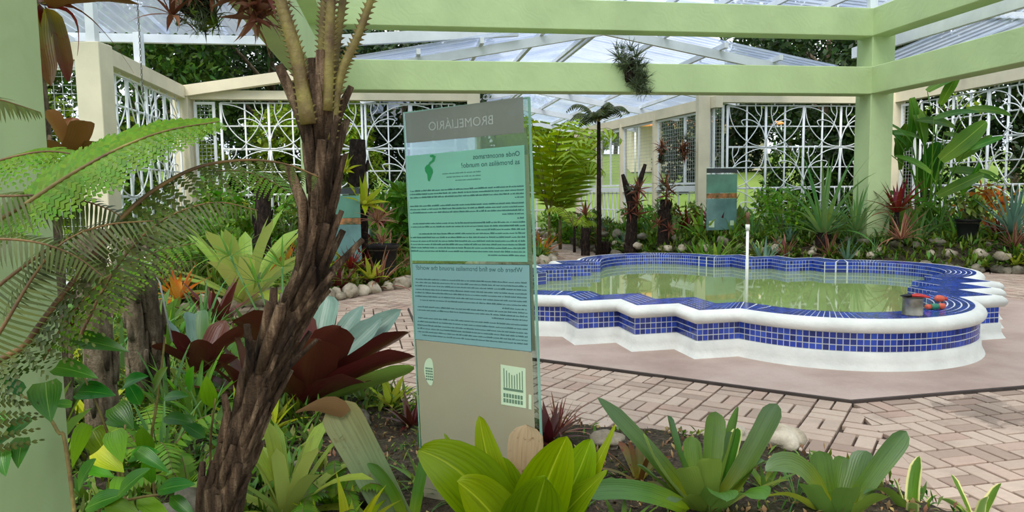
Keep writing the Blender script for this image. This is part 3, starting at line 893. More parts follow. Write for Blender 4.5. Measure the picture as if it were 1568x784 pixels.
for b in (WBK, 8.0):
    mb = MB(); beam(mb, W(WR_, b, -0.1), W(WR_, b, TB1), 0.36, 0.36, bev=0.01); mb.build('post', M['cream'], wr, False)
mb = MB(); beam(mb, W(WR_, 8.0, 3.95), W(WR_, WBK, 3.95), 0.24, 0.26); mb.build('beam', M['cream'], wr, False)

# ---- grilles
CELL = 0.53
ZROW = [0.02, 0.55, 1.08, 1.61, 2.14, 2.67, 3.20, 3.73]
_GM = {}
def gm(key, fn):
    if key not in _GM:
        q = MB(); fn(q); _GM[key] = q.mesh(key[0], M['white'], True)
    return _GM[key]
S2 = 2 * CELL
def arcmesh(key, pts, r=0.013):
    return gm((key,), lambda q: tube(q, [(x * S2, 0, y * S2) for x, y in pts], r, 5, vrange=(0, 1)))
def smooth(pts, n=12):
    P = [Vector((p[0], p[1], 0)) for p in pts]; out = []
    P2 = [P[0] * 2 - P[1]] + P + [P[-1] * 2 - P[-2]]
    for i in range(1, len(P2) - 2):
        for k in range(n):
            t = k / n; a, b, c, d = P2[i - 1], P2[i], P2[i + 1], P2[i + 2]
            out.append(0.5 * ((2 * b) + (c - a) * t + (2 * a - 5 * b + 4 * c - d) * t * t + (3 * b - a - 3 * c + d) * t ** 3))
    out.append(P[-1]); return [(v.x, v.y) for v in out]
def sm3(pts, n=6):
    P = [Vector(p) for p in pts]; out = []
    P2 = [P[0] * 2 - P[1]] + P + [P[-1] * 2 - P[-2]]
    for i in range(1, len(P2) - 2):
        for k in range(n):
            t = k / n; a, b, c, d = P2[i - 1], P2[i], P2[i + 1], P2[i + 2]
            out.append(0.5 * ((2 * b) + (c - a) * t + (2 * a - 5 * b + 4 * c - d) * t * t + (3 * b - a - 3 * c + d) * t ** 3))
    out.append(P[-1]); return out
ARCS = [('petal_arc', [(0.97 * math.sin(PI / 2 * i / 12), 0.97 * (1 - math.cos(PI / 2 * i / 12))) for i in range(13)]),
        ('petal_arc_upper', [(0.97 * (1 - math.cos(PI / 2 * i / 12)), 0.97 * math.sin(PI / 2 * i / 12)) for i in range(13)]),
        ('hook_arc', smooth([(0.01, 0.16), (0.1, 0.42), (0.28, 0.6), (0.48, 0.66), (0.65, 0.63), (0.58, 0.5)], 3)),
        ('crossing_arc', smooth([(0.6, 0.0), (0.45, 0.18), (0.25, 0.45), (0.13, 0.78), (0.14, 1.0)], 3)),
        ('small_arc', smooth([(0.3, 1.0), (0.26, 0.86), (0.15, 0.74)], 3))]
def grille(label, org, rz, ncols, phase=0, top=7, skip_first=False, lead=0.0):
    "org = foot of the first bar (world xy), local x runs along rz"
    t = thing('fence_grille', label, 'fence', (org[0], org[1], 0), rz, 'white iron grilles of the boundary')
    H = ZROW[-1]
    for c in range(ncols + 1):
        big = c % 2 == 0; w = 0.05 if big else 0.032
        me = gm(('vertical_bar', big), lambda q: box(q, (0, 0, H / 2), (w, 0.04, H)))
        link('vertical_bar', me, t, loc=(lead + c * CELL, 0, 0))
        q = gm(('hanger_bar',), lambda q: box(q, (0, 0, 0.06), (0.026, 0.026, 0.14)))
        if c < ncols: link('hanger_bar', q, t, loc=(lead + (c + 0.45) * CELL, 0, H))
    for r_, z in enumerate(ZROW):
        big = r_ in (1, 3, 5); w = 0.05 if big else 0.03
        me = gm(('horizontal_bar', big, ncols), lambda q: box(q, (ncols * CELL / 2, 0, 0), (ncols * CELL, 0.035, w)))
        link('horizontal_bar', me, t, loc=(lead, 0.005, z))
    nb = (ncols + 1) // 2
    for i in range(nb):
        for j, zj in enumerate((ZROW[1], ZROW[3], ZROW[5])):
            wide = (i * 2 + 2 <= ncols)
            if not wide: continue
            even = (i + j + phase) % 2 == 0
            x0 = lead + i * S2; sx = 1
            if not even: x0 += S2; sx = -1
            for nm, pts in ARCS:
                o = link(nm, arcmesh(nm, pts), t, loc=(x0, -0.02, zj), scale=(sx, 1, 1))
    return t
def wire_panel(label, org, rz, width, z0, z1, step=0.085, frame=True, parent=None, name='mesh_panel'):
    t = parent if parent is not None else thing(name, label, 'fence', (org[0], org[1], 0), rz)
    mb = MB(); r_ = 0.004
    off = Vector((0, 0, 0))
    n = int(width / step)
    for i in range(1, n): box(mb, (i * width / n, 0, (z0 + z1) / 2), (0.007, 0.007, z1 - z0))
    n = int((z1 - z0) / step)
    for i in range(1, n): box(mb, (width / 2, 0.004, z0 + i * (z1 - z0) / n), (width, 0.007, 0.007))
    tag(mb.build('wire_mesh', M['wire'], t, False), kind='stuff')
    if frame:
        for x in (0, width):
            q = MB(); box(q, (x, 0, (z0 + z1) / 2), (0.06, 0.05, z1 - z0 + 0.06)); q.build('frame_bar', M['white'], t, False)
        for z in (z0, z1):
            q = MB(); box(q, (width / 2, 0, z), (width - 0.06, 0.05, 0.06)); q.build('frame_bar', M['white'], t, False)
    return t
def xy(v): return (v.x, v.y)
grille('white iron flower-pattern grille behind the pool, between corridor and right corner', xy(W(8.45, WBK)), TH, 8, phase=1)
wire_panel('narrow wire mesh panel beside the grille behind the pool', xy(W(7.98, WBK)), TH, 0.34, 1.0, 3.72)
grille('white iron flower-pattern grille in the left corner of the back wall', xy(W(-3.95, WBK)), TH, 6, phase=1)
wire_panel('narrow white framed mesh panel in the left back corner', xy(W(-4.5, WBK)), TH, 0.40, 0.4, 3.72)
grille('white iron flower-pattern grille seen between tree fern and sign', xy(W(-0.69, WBK)), TH, 4, phase=0)
grille('white iron grille of the left side wall beside the cream post', xy(W(WL_, 13.05)), TH + PI / 2, 8, phase=0)
grille('white iron flower-pattern grille of the right side wall', xy(W(WR_, 16.6)), TH - PI / 2, 14, phase=1)
wire_panel('narrow mesh panel in the right back corner behind the heliconia', xy(W(WR_, 17.3)), TH - PI / 2, 0.5, 0.6, 3.72)
wire_panel('galvanised wire mesh fence left of the cream post', xy(W(-9.8, 12.75)), TH, 4.8, 0.2, 3.68, step=0.13)

# ---- gallery wall along the corridor: posts, glazed mesh windows, low grille
gal = wall_root('wall_gallery', 'cream framed gallery wall with mesh windows along the corridor')
g0, g1 = Vector((5.22, 18.35, 0)), Vector((3.15, 25.6, 0))
gd = (g1 - g0).normalized(); grz = math.atan2(gd.y, gd.x)
def gpt(s, z): return g0 + gd * s + Vector((0, 0, z))
GS = [0.0, 3.25, 5.6, 7.6, 9.6]
for k, s in enumerate(GS[1:]):
    mb = MB(); beam(mb, gpt(s, -0.05), gpt(s, 3.75), 0.22, 0.22); mb.build('post', M['cream'], gal, False)
mb = MB(); beam(mb, gpt(-0.1, 3.78), gpt(9.8, 3.78), 0.2, 0.28); mb.build('beam', M['cream'], gal, False)
mb = MB(); beam(mb, gpt(0, 1.62), gpt(9.8, 1.62), 0.12, 0.16); mb.build('sill', M['white'], gal, False)
for k in range(4):
    s0, s1 = GS[k] + 0.15, GS[k + 1] - 0.12
    wn = thing('window_%d' % (k + 1), None, None, gpt(s0, 0), grz, kind='structure')
    wire_panel('', None, 0, s1 - s0, 1.76, 3.60, step=0.10, parent=wn)
    q = MB(); box(q, ((s1 - s0) * 0.48, 0, 2.68), (0.06, 0.05, 1.8)); q.build('mullion', M['white'], wn, False)
    low = wn
    n = 5
    for i in range(n + 1):
        q = MB(); box(q, ((s1 - s0) * i / n, 0, 0.82), (0.03, 0.03, 1.45)); q.build('vertical_bar', M['white'], low, False)
    for z in (0.25, 0.95, 1.5):
        q = MB(); box(q, ((s1 - s0) / 2, 0, z), (s1 - s0, 0.03, 0.035)); q.build('horizontal_bar', M['white'], low, False)
    for i in range(3):
        x0 = (s1 - s0) * (0.15 + 0.3 * i)
        q = MB(); tube(q, [(x0 + 0.5 * (s1 - s0) * 0.4 * math.sin(PI * t_ / 16), 0.02, 0.15 + 1.35 * t_ / 8) for t_ in range(9)], 0.012, 5); q.build('arc', M['white'], low)
# low railing at the end of the corridor
t = thing('low_railing', 'low white railing with lawn behind at the end of the corridor', 'railing', W(-0.6, 27.0), TH)
for i in range(15):
    q = MB(); box(q, (0.45 * i, 0, 0.85), (0.04, 0.04, 1.5)); q.build('vertical_bar', M['white'], t, False)
for z, w in ((0.2, 0.05), (0.9, 0.04), (1.6, 0.13)):
    q = MB(); box(q, (3.15, 0, z), (6.4, 0.06, w)); q.build('rail', M['white'], t, False)
for i in range(7):
    q = MB(); tube(q, [(0.9 * i + 0.45 + 0.42 * math.cos(PI * s / 10), 0.03, 0.25 + 0.6 * math.sin(PI * s / 10)) for s in range(11)], 0.016, 5); q.build('arc', M['white'], t)

# ================================================================== information signs
def mk_glass():
    t = NT('greenish_glass')
    fr = t.n('Fresnel'); fr.inputs[0].default_value = 1.5
    tp = t.n('BsdfTransparent'); tp.inputs[0].default_value = (0.80, 0.90, 0.86, 1)
    gl = t.n('BsdfGlossy'); gl.inputs['Roughness'].default_value = 0.02
    mx = t.n('MixShader'); t.l(t.math('ADD', fr.outputs[0], 0.10), mx.inputs[0]); t.l(tp.outputs[0], mx.inputs[1]); t.l(gl.outputs[0], mx.inputs[2])
    return t.done(mx.outputs[0])
M['glass'] = mk_glass()
M['glass_edge'] = plain('green_glass_edge', (134, 178, 158), 0.15, 0.1, 4, 0)
def mk_film(name, c, rough, metal, alpha):
    t = NT(name); n = t.noise(3, 4, t.coord())
    cc = t.ramp(n, [(0.3, tuple(x * 0.92 for x in lin(c)[:3])), (0.7, lin(c))])
    p = t.principled(cc, rough, None, metal, 0.5)
    tl = t.n('BsdfTranslucent'); t.l(cc, tl.inputs[0]); m0 = t.n('MixShader'); m0.inputs[0].default_value = 0.4; t.l(p, m0.inputs[1]); t.l(tl.outputs[0], m0.inputs[2]); p = m0.outputs[0]
    tp = t.n('BsdfTransparent'); mx = t.n('MixShader'); mx.inputs[0].default_value = alpha
    t.l(tp.outputs[0], mx.inputs[1]); t.l(p, mx.inputs[2]); return t.done(mx.outputs[0])
M['film'] = mk_film('silvery_frosted_film', (234, 222, 194), 0.16, 0.38, 0.97)
M['band'] = mk_film('grey_header_film', (158, 160, 150), 0.4, 0.0, 0.95)
M['strip'] = mk_film('clear_mirror_film', (210, 214, 204), 0.04, 0.9, 0.72)
M['poster_a'] = mk_film('teal_poster_print', (160, 228, 204), 0.4, 0.0, 1.0)
M['poster_b'] = mk_film('blue_green_poster_print', (172, 220, 220), 0.4, 0.0, 1.0)
M['ink'] = plain('dark_teal_ink', (44, 96, 94), 0.6, 0.05, 5, 0)
M['ink2'] = plain('faded_ink', (74, 128, 116), 0.6, 0.05, 5, 0)
M['mapgreen'] = plain('map_green_ink', (14, 142, 76), 0.6, 0.05, 5, 0)
M['etch'] = plain('pale_etched_letters', (176, 182, 174), 0.5, 0.05, 5, 0)
M['sticker'] = plain('pale_green_sticker', (206, 226, 190), 0.5, 0.04, 5, 0)
M['sticker_ink'] = plain('sticker_ink', (104, 134, 108), 0.6, 0.05, 5, 0)
M['steel'] = plain('dark_steel_foot', (70, 74, 76), 0.5, 0.1, 5, 0, metallic=0.6)
def text_geo(body, height):
    "flat mesh of lettering, lower left at the origin in x/z, cap height = height"
    cu = bpy.data.curves.new('text', 'FONT'); cu.body = body; cu.size = 1.0
    cu.resolution_u = 3
    o = bpy.data.objects.new('text', cu); COL.objects.link(o)
    dg = bpy.context.evaluated_depsgraph_get()
    me = bpy.data.meshes.new_from_object(o.evaluated_get(dg))
    vs = [v.co.copy() for v in me.vertices]; fs = [tuple(p.vertices) for p in me.polygons]
    bpy.data.objects.remove(o); bpy.data.curves.remove(cu); bpy.data.meshes.remove(me)
    k = height / 0.70
    w = max(v.x for v in vs) * k
    return [(v.x * k, v.y * k) for v in vs], fs, w
SL, SR = at_y(617, 172, 3.38), at_y(810, 148, 3.02)
bl = at_y(637, 690, 3.38)
ex = (SR - SL).normalized(); upv = (SL - bl).normalized(); upv = (upv - ex * upv.dot(ex)).normalized(); nrm = ex.cross(upv)   # towards... checked below
if nrm.dot(CPOS - SL) < 0: nrm = -nrm
SWID = (SR - SL).length
SHGT = (SL.z - 0.02) / upv.z
def S(px, py):
    d = ray(px, py); t = (SL - CPOS).dot(nrm) / d.dot(nrm); p = CPOS + d * t - SL
    return p.dot(ex), p.dot(upv)
def SP(u, v, off): return SL + ex * u + upv * v + nrm * off
sign = thing('glass_sign', 'tall glass information panel in the foreground with mirrored teal text posters', 'sign', (0, 0, 0))
sign.location = SL - upv * SHGT
s_inv = Vector(sign.location)
def splate(name, mat, poly, off, th=0.0012, parent=None):
    "thin printed sheet on the panel; poly in panel coordinates"
    mb = MB(); n = len(poly)
    vs = [SP(u, v, off + th) - s_inv for u, v in poly] + [SP(u, v, off) - s_inv for u, v in poly]
    ar = area(poly); f = tuple(range(n))
    nn = ex.cross(upv).dot(nrm)
    if ar * nn < 0: f = f[::-1]
    mb.add(vs, [f] + [(i, (i + 1) % n, (i + 1) % n + n, i + n) for i in range(n)])
    return mb.build(name, mat, parent if parent is not None else sign, False)
def sbox(name, mat, u0, u1, v0, v1, o0, o1):
    mb = MB(); vs = [SP(u, v, o) - s_inv for o in (o0, o1) for v in (v0, v1) for u in (u0, u1)]
    mb.add(vs, [(0, 1, 3, 2), (4, 6, 7, 5), (0, 4, 5, 1), (2, 3, 7, 6), (0, 2, 6, 4), (1, 5, 7, 3)])
    return mb.build(name, mat, sign, False)
sbox('glass_sheet', M['glass'], 0.004, SWID - 0.004, -SHGT, 0, -0.010, 0.0)
sbox('glass_edge', M['glass_edge'], SWID - 0.006, SWID, -SHGT, 0, -0.012, 0.001)
sbox('glass_edge', M['glass_edge'], 0, 0.006, -SHGT, 0, -0.012, 0.001)
sbox('glass_edge', M['glass_edge'], 0.006, SWID - 0.006, -0.006, 0.0, -0.012, 0.001)
for u0, u1 in ((0.05, 0.17), (SWID - 0.17, SWID - 0.05)):
    sbox('foot_clamp', M['steel'], u0, u1, -SHGT - 0.05, -SHGT + 0.09, -0.03, 0.02)
def SQ(*pts): return [S(*p) for p in pts]
splate('mirror_strip', M['strip'], SQ((625, 215), (803, 195), (808, 236), (627, 252)), -0.0125)
splate('header_band', M['band'], SQ((620, 174), (801, 148), (803, 203), (623, 219)), 0.0015)
splate('poster', M['poster_a'], SQ((623, 239), (803, 222), (808, 401), (631, 399)), 0.0015)
pb = SQ((632, 404), (811, 406), (814, 538), (637, 519))
splate('poster', M['ink'], [(pb[0][0] - 0.002, pb[0][1] + 0.002), (pb[1][0] + 0.002, pb[1][1] + 0.002), (pb[2][0] + 0.002, pb[2][1] - 0.002), (pb[3][0] - 0.002, pb[3][1] - 0.002)], 0.001).name = 'poster_border'
splate('poster', M['poster_b'], pb, 0.0024)
# silvery film behind the lower half
lo = S(640, 700)[1]
splate('film', M['film'], [(0.012, pb[3][1] - 0.004), (SWID - 0.03, pb[2][1] - 0.006), (SWID - 0.03, -SHGT + 0.02), (0.012, -SHGT + 0.02)], 0.0003, 0.0006)
splate('film', M['film'], [(SWID - 0.085, S(808, 225)[1]), (SWID - 0.02, S(815, 225)[1]), (SWID - 0.02, pb[2][1] - 0.0), (SWID - 0.085, pb[2][1] - 0.0)], -0.0128).name = 'film_margin'
def stext(name, body, px_right, py_base, px_left, mat, off=0.004, height=None):
    "mirrored line of text: starts at the right, ends at px_left"
    u1, v = S(px_right, py_base); u0, v0 = S(px_left, py_base)
    vs, fs, w = text_geo(body, 1.0); k = abs(u1 - u0) / w
    vz = k if height is None else height
    mb = MB(); mb.add([SP(u1 - x * k, v + y * vz, off) - s_inv for x, y in vs], fs)
    return mb.build(name, mat, sign, False)
stext('lettering', 'BROMELI\u00c1RIO', 757, 190, 657, M['etch'], 0.0035)
stext('lettering', 'Onde encontramos', 797, 238.5, 725, M['ink'])
stext('lettering', 'as brom\u00e9lias no mundo?', 797, 251, 707, M['ink'])
stext('lettering', 'Where do we find bromelias around the world?', 801, 417, 638, M['ink'])
rg = random.Random(5)
def body_lines(name, ys, x0, x1, mat, th=0.0050, short=()):
    mb = MB()
    for i, y in enumerate(ys):
        u0, v = S(x0, y); u1, _ = S(x1, y)
        u = u1; end = u0 + (u1 - u0) * (short[i] if i < len(short) else 0.0)
        while u > end:
            w = rg.uniform(0.008, 0.034)
            ue = max(end, u - w); h = th * rg.uniform(0.75, 1.1)
            uc = u
            while uc > ue:      # single letter strokes
                s = rg.uniform(0.0018, 0.0034); hh = h * rg.choice((1, 1, 1, 1.35)); lw = s * 0.72
                mb.add([SP(uc, v, 0.004) - s_inv, SP(uc - lw, v, 0.004) - s_inv, SP(uc - lw, v + hh, 0.004) - s_inv, SP(uc, v + hh, 0.004) - s_inv], [(0, 1, 2, 3)])
                uc -= s
            u = ue - 0.004
    tag(mb.build(name, mat, sign, False), kind='stuff')
body_lines('text_caption', [267, 272.5, 278], 678, 737, M['ink2'], 0.004, (0, 0.1, 0.35))
body_lines('text_block', [294, 299, 304, 309, 317, 322, 327, 332, 338], 629, 803, M['ink'], 0.0052, (0, 0, 0, 0.93, 0, 0, 0, 0.82, 0.95))
body_lines('text_block', [343.5, 348.5, 353.5, 359, 364.5, 370, 375, 380, 385, 390], 630, 805, M['ink'], 0.0052, (0.02, 0, 0.6, 0.08, 0, 0, 0, 0, 0, 0.7))
body_lines('text_block', [428, 433, 438, 443.5, 448.5, 454, 459.5, 465], 637, 807, M['ink'], 0.005, (0, 0, 0, 0, 0, 0, 0.05, 0.8))
body_lines('text_block', [470, 475, 480, 487, 492.5, 498, 503, 508, 513], 640, 808, M['ink'], 0.005, (0, 0, 0.7, 0, 0, 0, 0, 0, 0.05))
# green map of the Americas (mirrored)
def mp_(pts): return [S(648 + x * 16, 236 + 42 * y) for x, y in pts]
splate('map_south', M['mapgreen'], mp_([(0.62, 0.38), (0.95, 0.55), (0.98, 0.66), (0.8, 0.82), (0.66, 1.0), (0.52, 0.96), (0.45, 0.74), (0.25, 0.62), (0.22, 0.5), (0.4, 0.4)][::-1]), 0.0045, 0.0006)
splate('map_isthmus', M['mapgreen'], mp_([(0.60, 0.42), (0.50, 0.42), (0.66, 0.30), (0.92, 0.22), (0.98, 0.12), (0.72, 0.10), (0.7, 0.04), (1.0, 0.02), (1.22, 0.08), (1.1, 0.26), (0.85, 0.32)][::-1]), 0.0045, 0.0006)
# stickers
c0 = S(657, 569)
bean = [(c0[0] + 0.028 * (math.cos(a) * (1 + 0.12 * math.sin(a)) + 0.28 * math.sin(a) ** 2), c0[1] + 0.066 * math.sin(a)) for a in [2 * PI * i / 28 for i in range(28)]]
splate('bean_sticker', M['sticker'], bean, 0.0015)
for k in range(5):
    for q in range(4):
        u0 = c0[0] - 0.018 + q * 0.011; v0 = c0[1] + 0.012 - k * 0.013
        splate('sticker_print', M['sticker_ink'], [(u0, v0), (u0 + 0.0085, v0), (u0 + 0.0085, v0 + 0.008), (u0, v0 + 0.008)], 0.003, 0.0004)
lg = SQ((767, 558), (805, 564), (806, 625), (768, 619))
splate('logo_sticker', M['sticker'], lg, 0.0015)
def lgp(x, y):
    a = (lg[0][0] + (lg[1][0] - lg[0][0]) * x, lg[0][1] + (lg[1][1] - lg[0][1]) * x); b = (lg[3][0] + (lg[2][0] - lg[3][0]) * x, lg[3][1] + (lg[2][1] - lg[3][1]) * x)
    return (a[0] + (b[0] - a[0]) * y, a[1] + (b[1] - a[1]) * y)
for k in range(8):
    x = 0.12 + 0.105 * k; y0 = 0.08 + 0.16 * (1 - abs(k - 3.5) / 3.5)
    splate('logo_trunk', M['sticker_ink'], [lgp(x, y0), lgp(x + 0.035, y0), lgp(x + 0.035, 0.55), lgp(x, 0.55)], 0.003, 0.0004)
splate('logo_rule', M['sticker_ink'], [lgp(0.1, 0.56), lgp(0.9, 0.56), lgp(0.9, 0.62), lgp(0.1, 0.62)], 0.003, 0.0004)
for r_ in range(2):
    for k in range(7):
        x = 0.1 + 0.115 * k; y = 0.70 + 0.13 * r_
        splate('logo_print', M['sticker_ink'], [lgp(x, y), lgp(x + 0.085, y), lgp(x + 0.085, y + 0.10), lgp(x, y + 0.10)], 0.003, 0.0004)
splate('small_tag', M['sticker'], SQ((810, 604), (814, 604.6), (814, 627), (810, 626)), 0.0015)
# far signs
M['sign_far'] = plain('dark_teal_panel', (88, 140, 118), 0.3, 0.25, 2.0, 0, spec=0.6)
M['sign_far2'] = plain('grey_teal_panel', (104, 142, 138), 0.25, 0.25, 2.0, 0, spec=0.6)
M['sign_pic'] = plain('red_leaf_picture', (150, 96, 56), 0.5, 0.9, 9, 0, dark=(40, 62, 30))
def far_sign(label, px, Y, w, ztop, rz, pic):
    z0 = bed_z(xat(px, Y), Y) - 0.02
    t = thing('glass_sign', label, 'sign', (xat(px, Y), Y, z0), rz)
    h = ztop - z0
    def sl(name, mat, a, b, y=0.0, x0=-w / 2, x1=w / 2):
        q = MB(); box(q, ((x0 + x1) / 2, y, (a + b) / 2), (x1 - x0, 0.012, b - a)); q.build(name, mat, t, False)
    sl('glass_sheet', M['glass'], 0, h)
    sl('poster', M['sign_far'], h * 0.64, h * 0.90, -0.014)
    sl('poster', M['sign_far2'], h * 0.12, h * 0.56, -0.014)
    sl('picture_strip', M['sign_pic'], h * 0.565, h * 0.635, -0.014)
    sl('header_band', M['steel'], h * 0.92, h * 0.985, -0.014)
    if pic: sl('logo_sticker', M['sticker'], h * 0.16, h * 0.25, -0.024, -w * 0.42, -w * 0.25); sl('logo_sticker', M['sticker'], h * 0.18, h * 0.25, -0.024, w * 0.28, w * 0.40)
far_sign('dark teal glass information panel standing in the bed behind the pool', 1105, 16.0, 0.75, 2.08, TH + 0.1, True)
far_sign('teal glass information panel half hidden behind the tree fern trunk', 528, 12.2, 0.55, 1.72, TH, False)

# ================================================================== plant library
PROF = {
    'strap': lambda t: (0.72 + 0.45 * min(1, t * 3) - 0.17 * t) * min(1.0, ((1 - t) / 0.16) ** 0.6 if t > 0.84 else 1),
    'blunt': lambda t: (0.80 + 0.25 * t) * min(1.0, ((1 - t) / 0.10) ** 0.45 if t > 0.90 else 1),
    'lance': lambda t: max(0.02, (0.45 + 1.0 * math.sin(PI * min(1, t * 1.05 + 0.08)) * 0.75) * (1 - t) ** 0.35),
    'spike': lambda t: max(0.015, (1 - t) ** 0.75 * (0.75 + 0.35 * min(1, 4 * t))),
    'ovate': lambda t: max(0.02, math.sin(PI * min(1.0, t ** 0.72)) ** 0.8),
    'heart': lambda t: max(0.02, math.sin(PI * min(1.0, (0.06 + 0.94 * t) ** 0.55)) ** 0.85),
    'blade': lambda t: max(0.02, math.sin(PI * min(1.0, 0.10 + 0.90 * t)) ** 0.55),
}
def leaf_bez(mb, P0, P1, P2, w, prof='strap', fold=0.18, n=9, side=None, mi=0, wav=0.0, roll=0.0):
    "leaf along a quadratic curve; upper side faces up/out"
    P0, P1, P2 = Vector(P0), Vector(P1), Vector(P2); f = PROF[prof]
    vs, uv, fs = [], [], []
    if side is None:
        d = P2 - P0; h = Vector((d.x, d.y, 0))
        if h.length < 0.02: h = Vector((0.3, -1, 0))
        side0 = Vector((-h.y, h.x, 0)).normalized()
    else: side0 = Vector(side).normalized()
    for i in range(n + 1):
        t = 1 - (1 - i / n) ** 1.55; p = P0 * (1 - t) ** 2 + P1 * 2 * t * (1 - t) + P2 * t * t
        tg = ((P1 - P0) * (1 - t) + (P2 - P1) * t)
        tg = tg.normalized() if tg.length > 1e-6 else (P2 - P0).normalized()
        s = (side0 - tg * side0.dot(tg)); s = s.normalized() if s.length > 1e-4 else tg.orthogonal().normalized()
        nn = tg.cross(s).normalized()
        if roll:
            s, nn = s * math.cos(roll * t) + nn * math.sin(roll * t), nn * math.cos(roll * t) - s * math.sin(roll * t)
        hw = w * 0.5 * f(t); wv = wav * w * math.sin(t * 17 + w * 50)
        lift = fold * hw * 2
        vs += [p + s * hw + nn * (lift + wv), p + s * hw * 0.5 + nn * lift * 0.36, p, p - s * hw * 0.5 + nn * lift * 0.36, p - s * hw + nn * (lift - wv)]
        uv += [(0, t), (0.25, t), (0.5, t), (0.75, t), (1, t)]
    for i in range(n):
        for k in range(4):
            a = i * 5 + k; fs.append((a, a + 5, a + 6, a + 1))
    # orient so that the front face looks along nn
    mb.add(vs, [q[::-1] for q in fs], uv, mi)
def leaf_polar(mb, az, L, w, el, droop, prof='strap', fold=0.18, n=6, base=(0, 0, 0), r0=0.02, wav=0.0, cols=3, mi=0, twist=0.0):
    "arching leaf leaving the centre at azimuth az, elevation el, bending down by droop"
    f = PROF[prof]; ca, sa = math.cos(az), math.sin(az)
    side = Vector((-sa, ca, 0)); out = Vector((ca, sa, 0)); p = Vector(base) + out * r0
    vs, uv, fs = [], [], []; ds = L / n; a = el
    for i in range(n + 1):
        t = i / n
        d = out * math.cos(a) + Vector((0, 0, math.sin(a))); nn = Vector((0, 0, math.cos(a))) - out * math.sin(a)
        s = side
        if twist: s = side * math.cos(twist * t) + nn * math.sin(twist * t); nn = nn * math.cos(twist * t) - side * math.sin(twist * t)
        hw = w * 0.5 * f(t); lift = fold * hw * 2; wv = wav * w * math.sin(t * 19 + az * 3)
        vs += [p + s * hw + nn * (lift + wv), p, p - s * hw + nn * (lift - wv)]; uv += [(0, t), (0.5, t), (1, t)]
        p = p + d * ds; a = el - droop * min(1, (t + 1 / n)) ** 1.5
    for i in range(n):
        for k in range(2):
            q = i * 3 + k; fs.append((q, q + 1, q + 4, q + 3))
    mb.add(vs, fs, uv, mi)
M['l_green'] = leafmat('bromeliad_green', (170, 182, 72), (96, 130, 48), (88, 120, 62), under=(128, 154, 80), rnd=0.16)
M['l_grey'] = leafmat('bromeliad_grey_green', (158, 172, 58), (94, 124, 60), (98, 126, 88), under=(118, 144, 70), rnd=0.14, rough=0.35)
M['l_wide'] = leafmat('wide_grey_leaf', (132, 152, 92), (140, 158, 116), (164, 150, 104), under=(120, 140, 92), rnd=0.1, rough=0.5, spots=(120, 112, 74))
M['l_lime'] = leafmat('bromeliad_lime', (214, 214, 128), (164, 180, 84), (150, 172, 84), under=(176, 190, 112), rnd=0.14)
M['l_burg'] = leafmat('bromeliad_burgundy', (120, 58, 44), (142, 168, 150), (128, 156, 142), under=(98, 54, 47), rnd=0.18, rough=0.28, transl=0.12)
M['l_burg2'] = leafmat('bromeliad_burgundy_dark', (104, 50, 44), (100, 54, 48), (112, 74, 58), under=(94, 50, 45), rnd=0.25, rough=0.3, transl=0.15)
M['l_red'] = leafmat('cordyline_red', (96, 60, 40), (124, 42, 44), (104, 34, 42), under=(120, 50, 48), rnd=0.3)
M['l_pink'] = leafmat('bromeliad_pink_stripe', (180, 150, 110), (150, 84, 78), (116, 62, 56), under=(140, 90, 80), edge=(206, 176, 140), rnd=0.25)
M['l_yellow'] = leafmat('bromeliad_yellow_green', (220, 216, 96), (186, 196, 72), (150, 172, 60), under=(190, 196, 90), rnd=0.2, transl=0.35)
M['l_orange'] = leafmat('bromeliad_orange', (196, 170, 80), (206, 130, 70), (190, 96, 52), under=(200, 140, 84), rnd=0.2)
M['l_olive'] = leafmat('bromeliad_olive_red', (170, 160, 70), (112, 108, 52), (124, 66, 46), under=(116, 88, 52), rnd=0.2, spots=(108, 52, 40))
M['l_blue'] = leafmat('agave_blue_green', (150, 176, 130), (96, 132, 112), (104, 140, 122), under=(112, 144, 124), rnd=0.14)
M['l_strap'] = leafmat('strap_dark_green', (160, 178, 90), (76, 118, 56), (92, 136, 76), under=(112, 148, 92), rnd=0.2)
M['l_varieg'] = leafmat('variegated_green', (180, 190, 100), (96, 140, 56), (86, 126, 56), edge=(224, 222, 156), under=(130, 160, 90), rnd=0.12)
M['l_chart'] = leafmat('chartreuse_broad_leaf', (116, 138, 40), (120, 148, 38), (142, 164, 46), under=(108, 138, 38), rnd=0.2, rough=0.38, transl=0.34, rib=(176, 188, 84))
M['l_dead'] = leafmat('dead_brown_leaf', (106, 78, 54), (142, 116, 90), (178, 156, 128), under=(112, 84, 60), rnd=0.15, rough=0.8, transl=0.1, spots=(96, 70, 50))
M['l_heli'] = leafmat('heliconia_green', (120, 160, 66), (74, 122, 44), (86, 136, 50), under=(110, 156, 66), rnd=0.3, transl=0.35, rib=(160, 190, 96))
M['l_heart'] = leafmat('glossy_heart_leaf', (90, 140, 60), (58, 112, 46), (66, 120, 50), under=(120, 160, 96), rnd=0.35, rough=0.28, transl=0.3, rib=(120, 160, 84))
M['l_fern'] = leafmat('bright_fern', (84, 120, 38), (96, 138, 42), (118, 156, 54), under=(104, 140, 54), rnd=0.2, transl=0.4)
M['l_fern_dk'] = leafmat('dark_fern', (64, 74, 30), (52, 70, 28), (70, 90, 36), under=(76, 86, 42), rnd=0.3, transl=0.22)
M['l_bush'] = leafmat('bush_leaf', (90, 130, 46), (104, 150, 52), (124, 168, 64), under=(130, 164, 80), rnd=0.4, hue=0.03, transl=0.35)
M['l_under'] = leafmat('undergrowth_leaf', (70, 90, 36), (96, 124, 50), (128, 150, 66), under=(110, 134, 66), rnd=0.5, hue=0.05, transl=0.3)
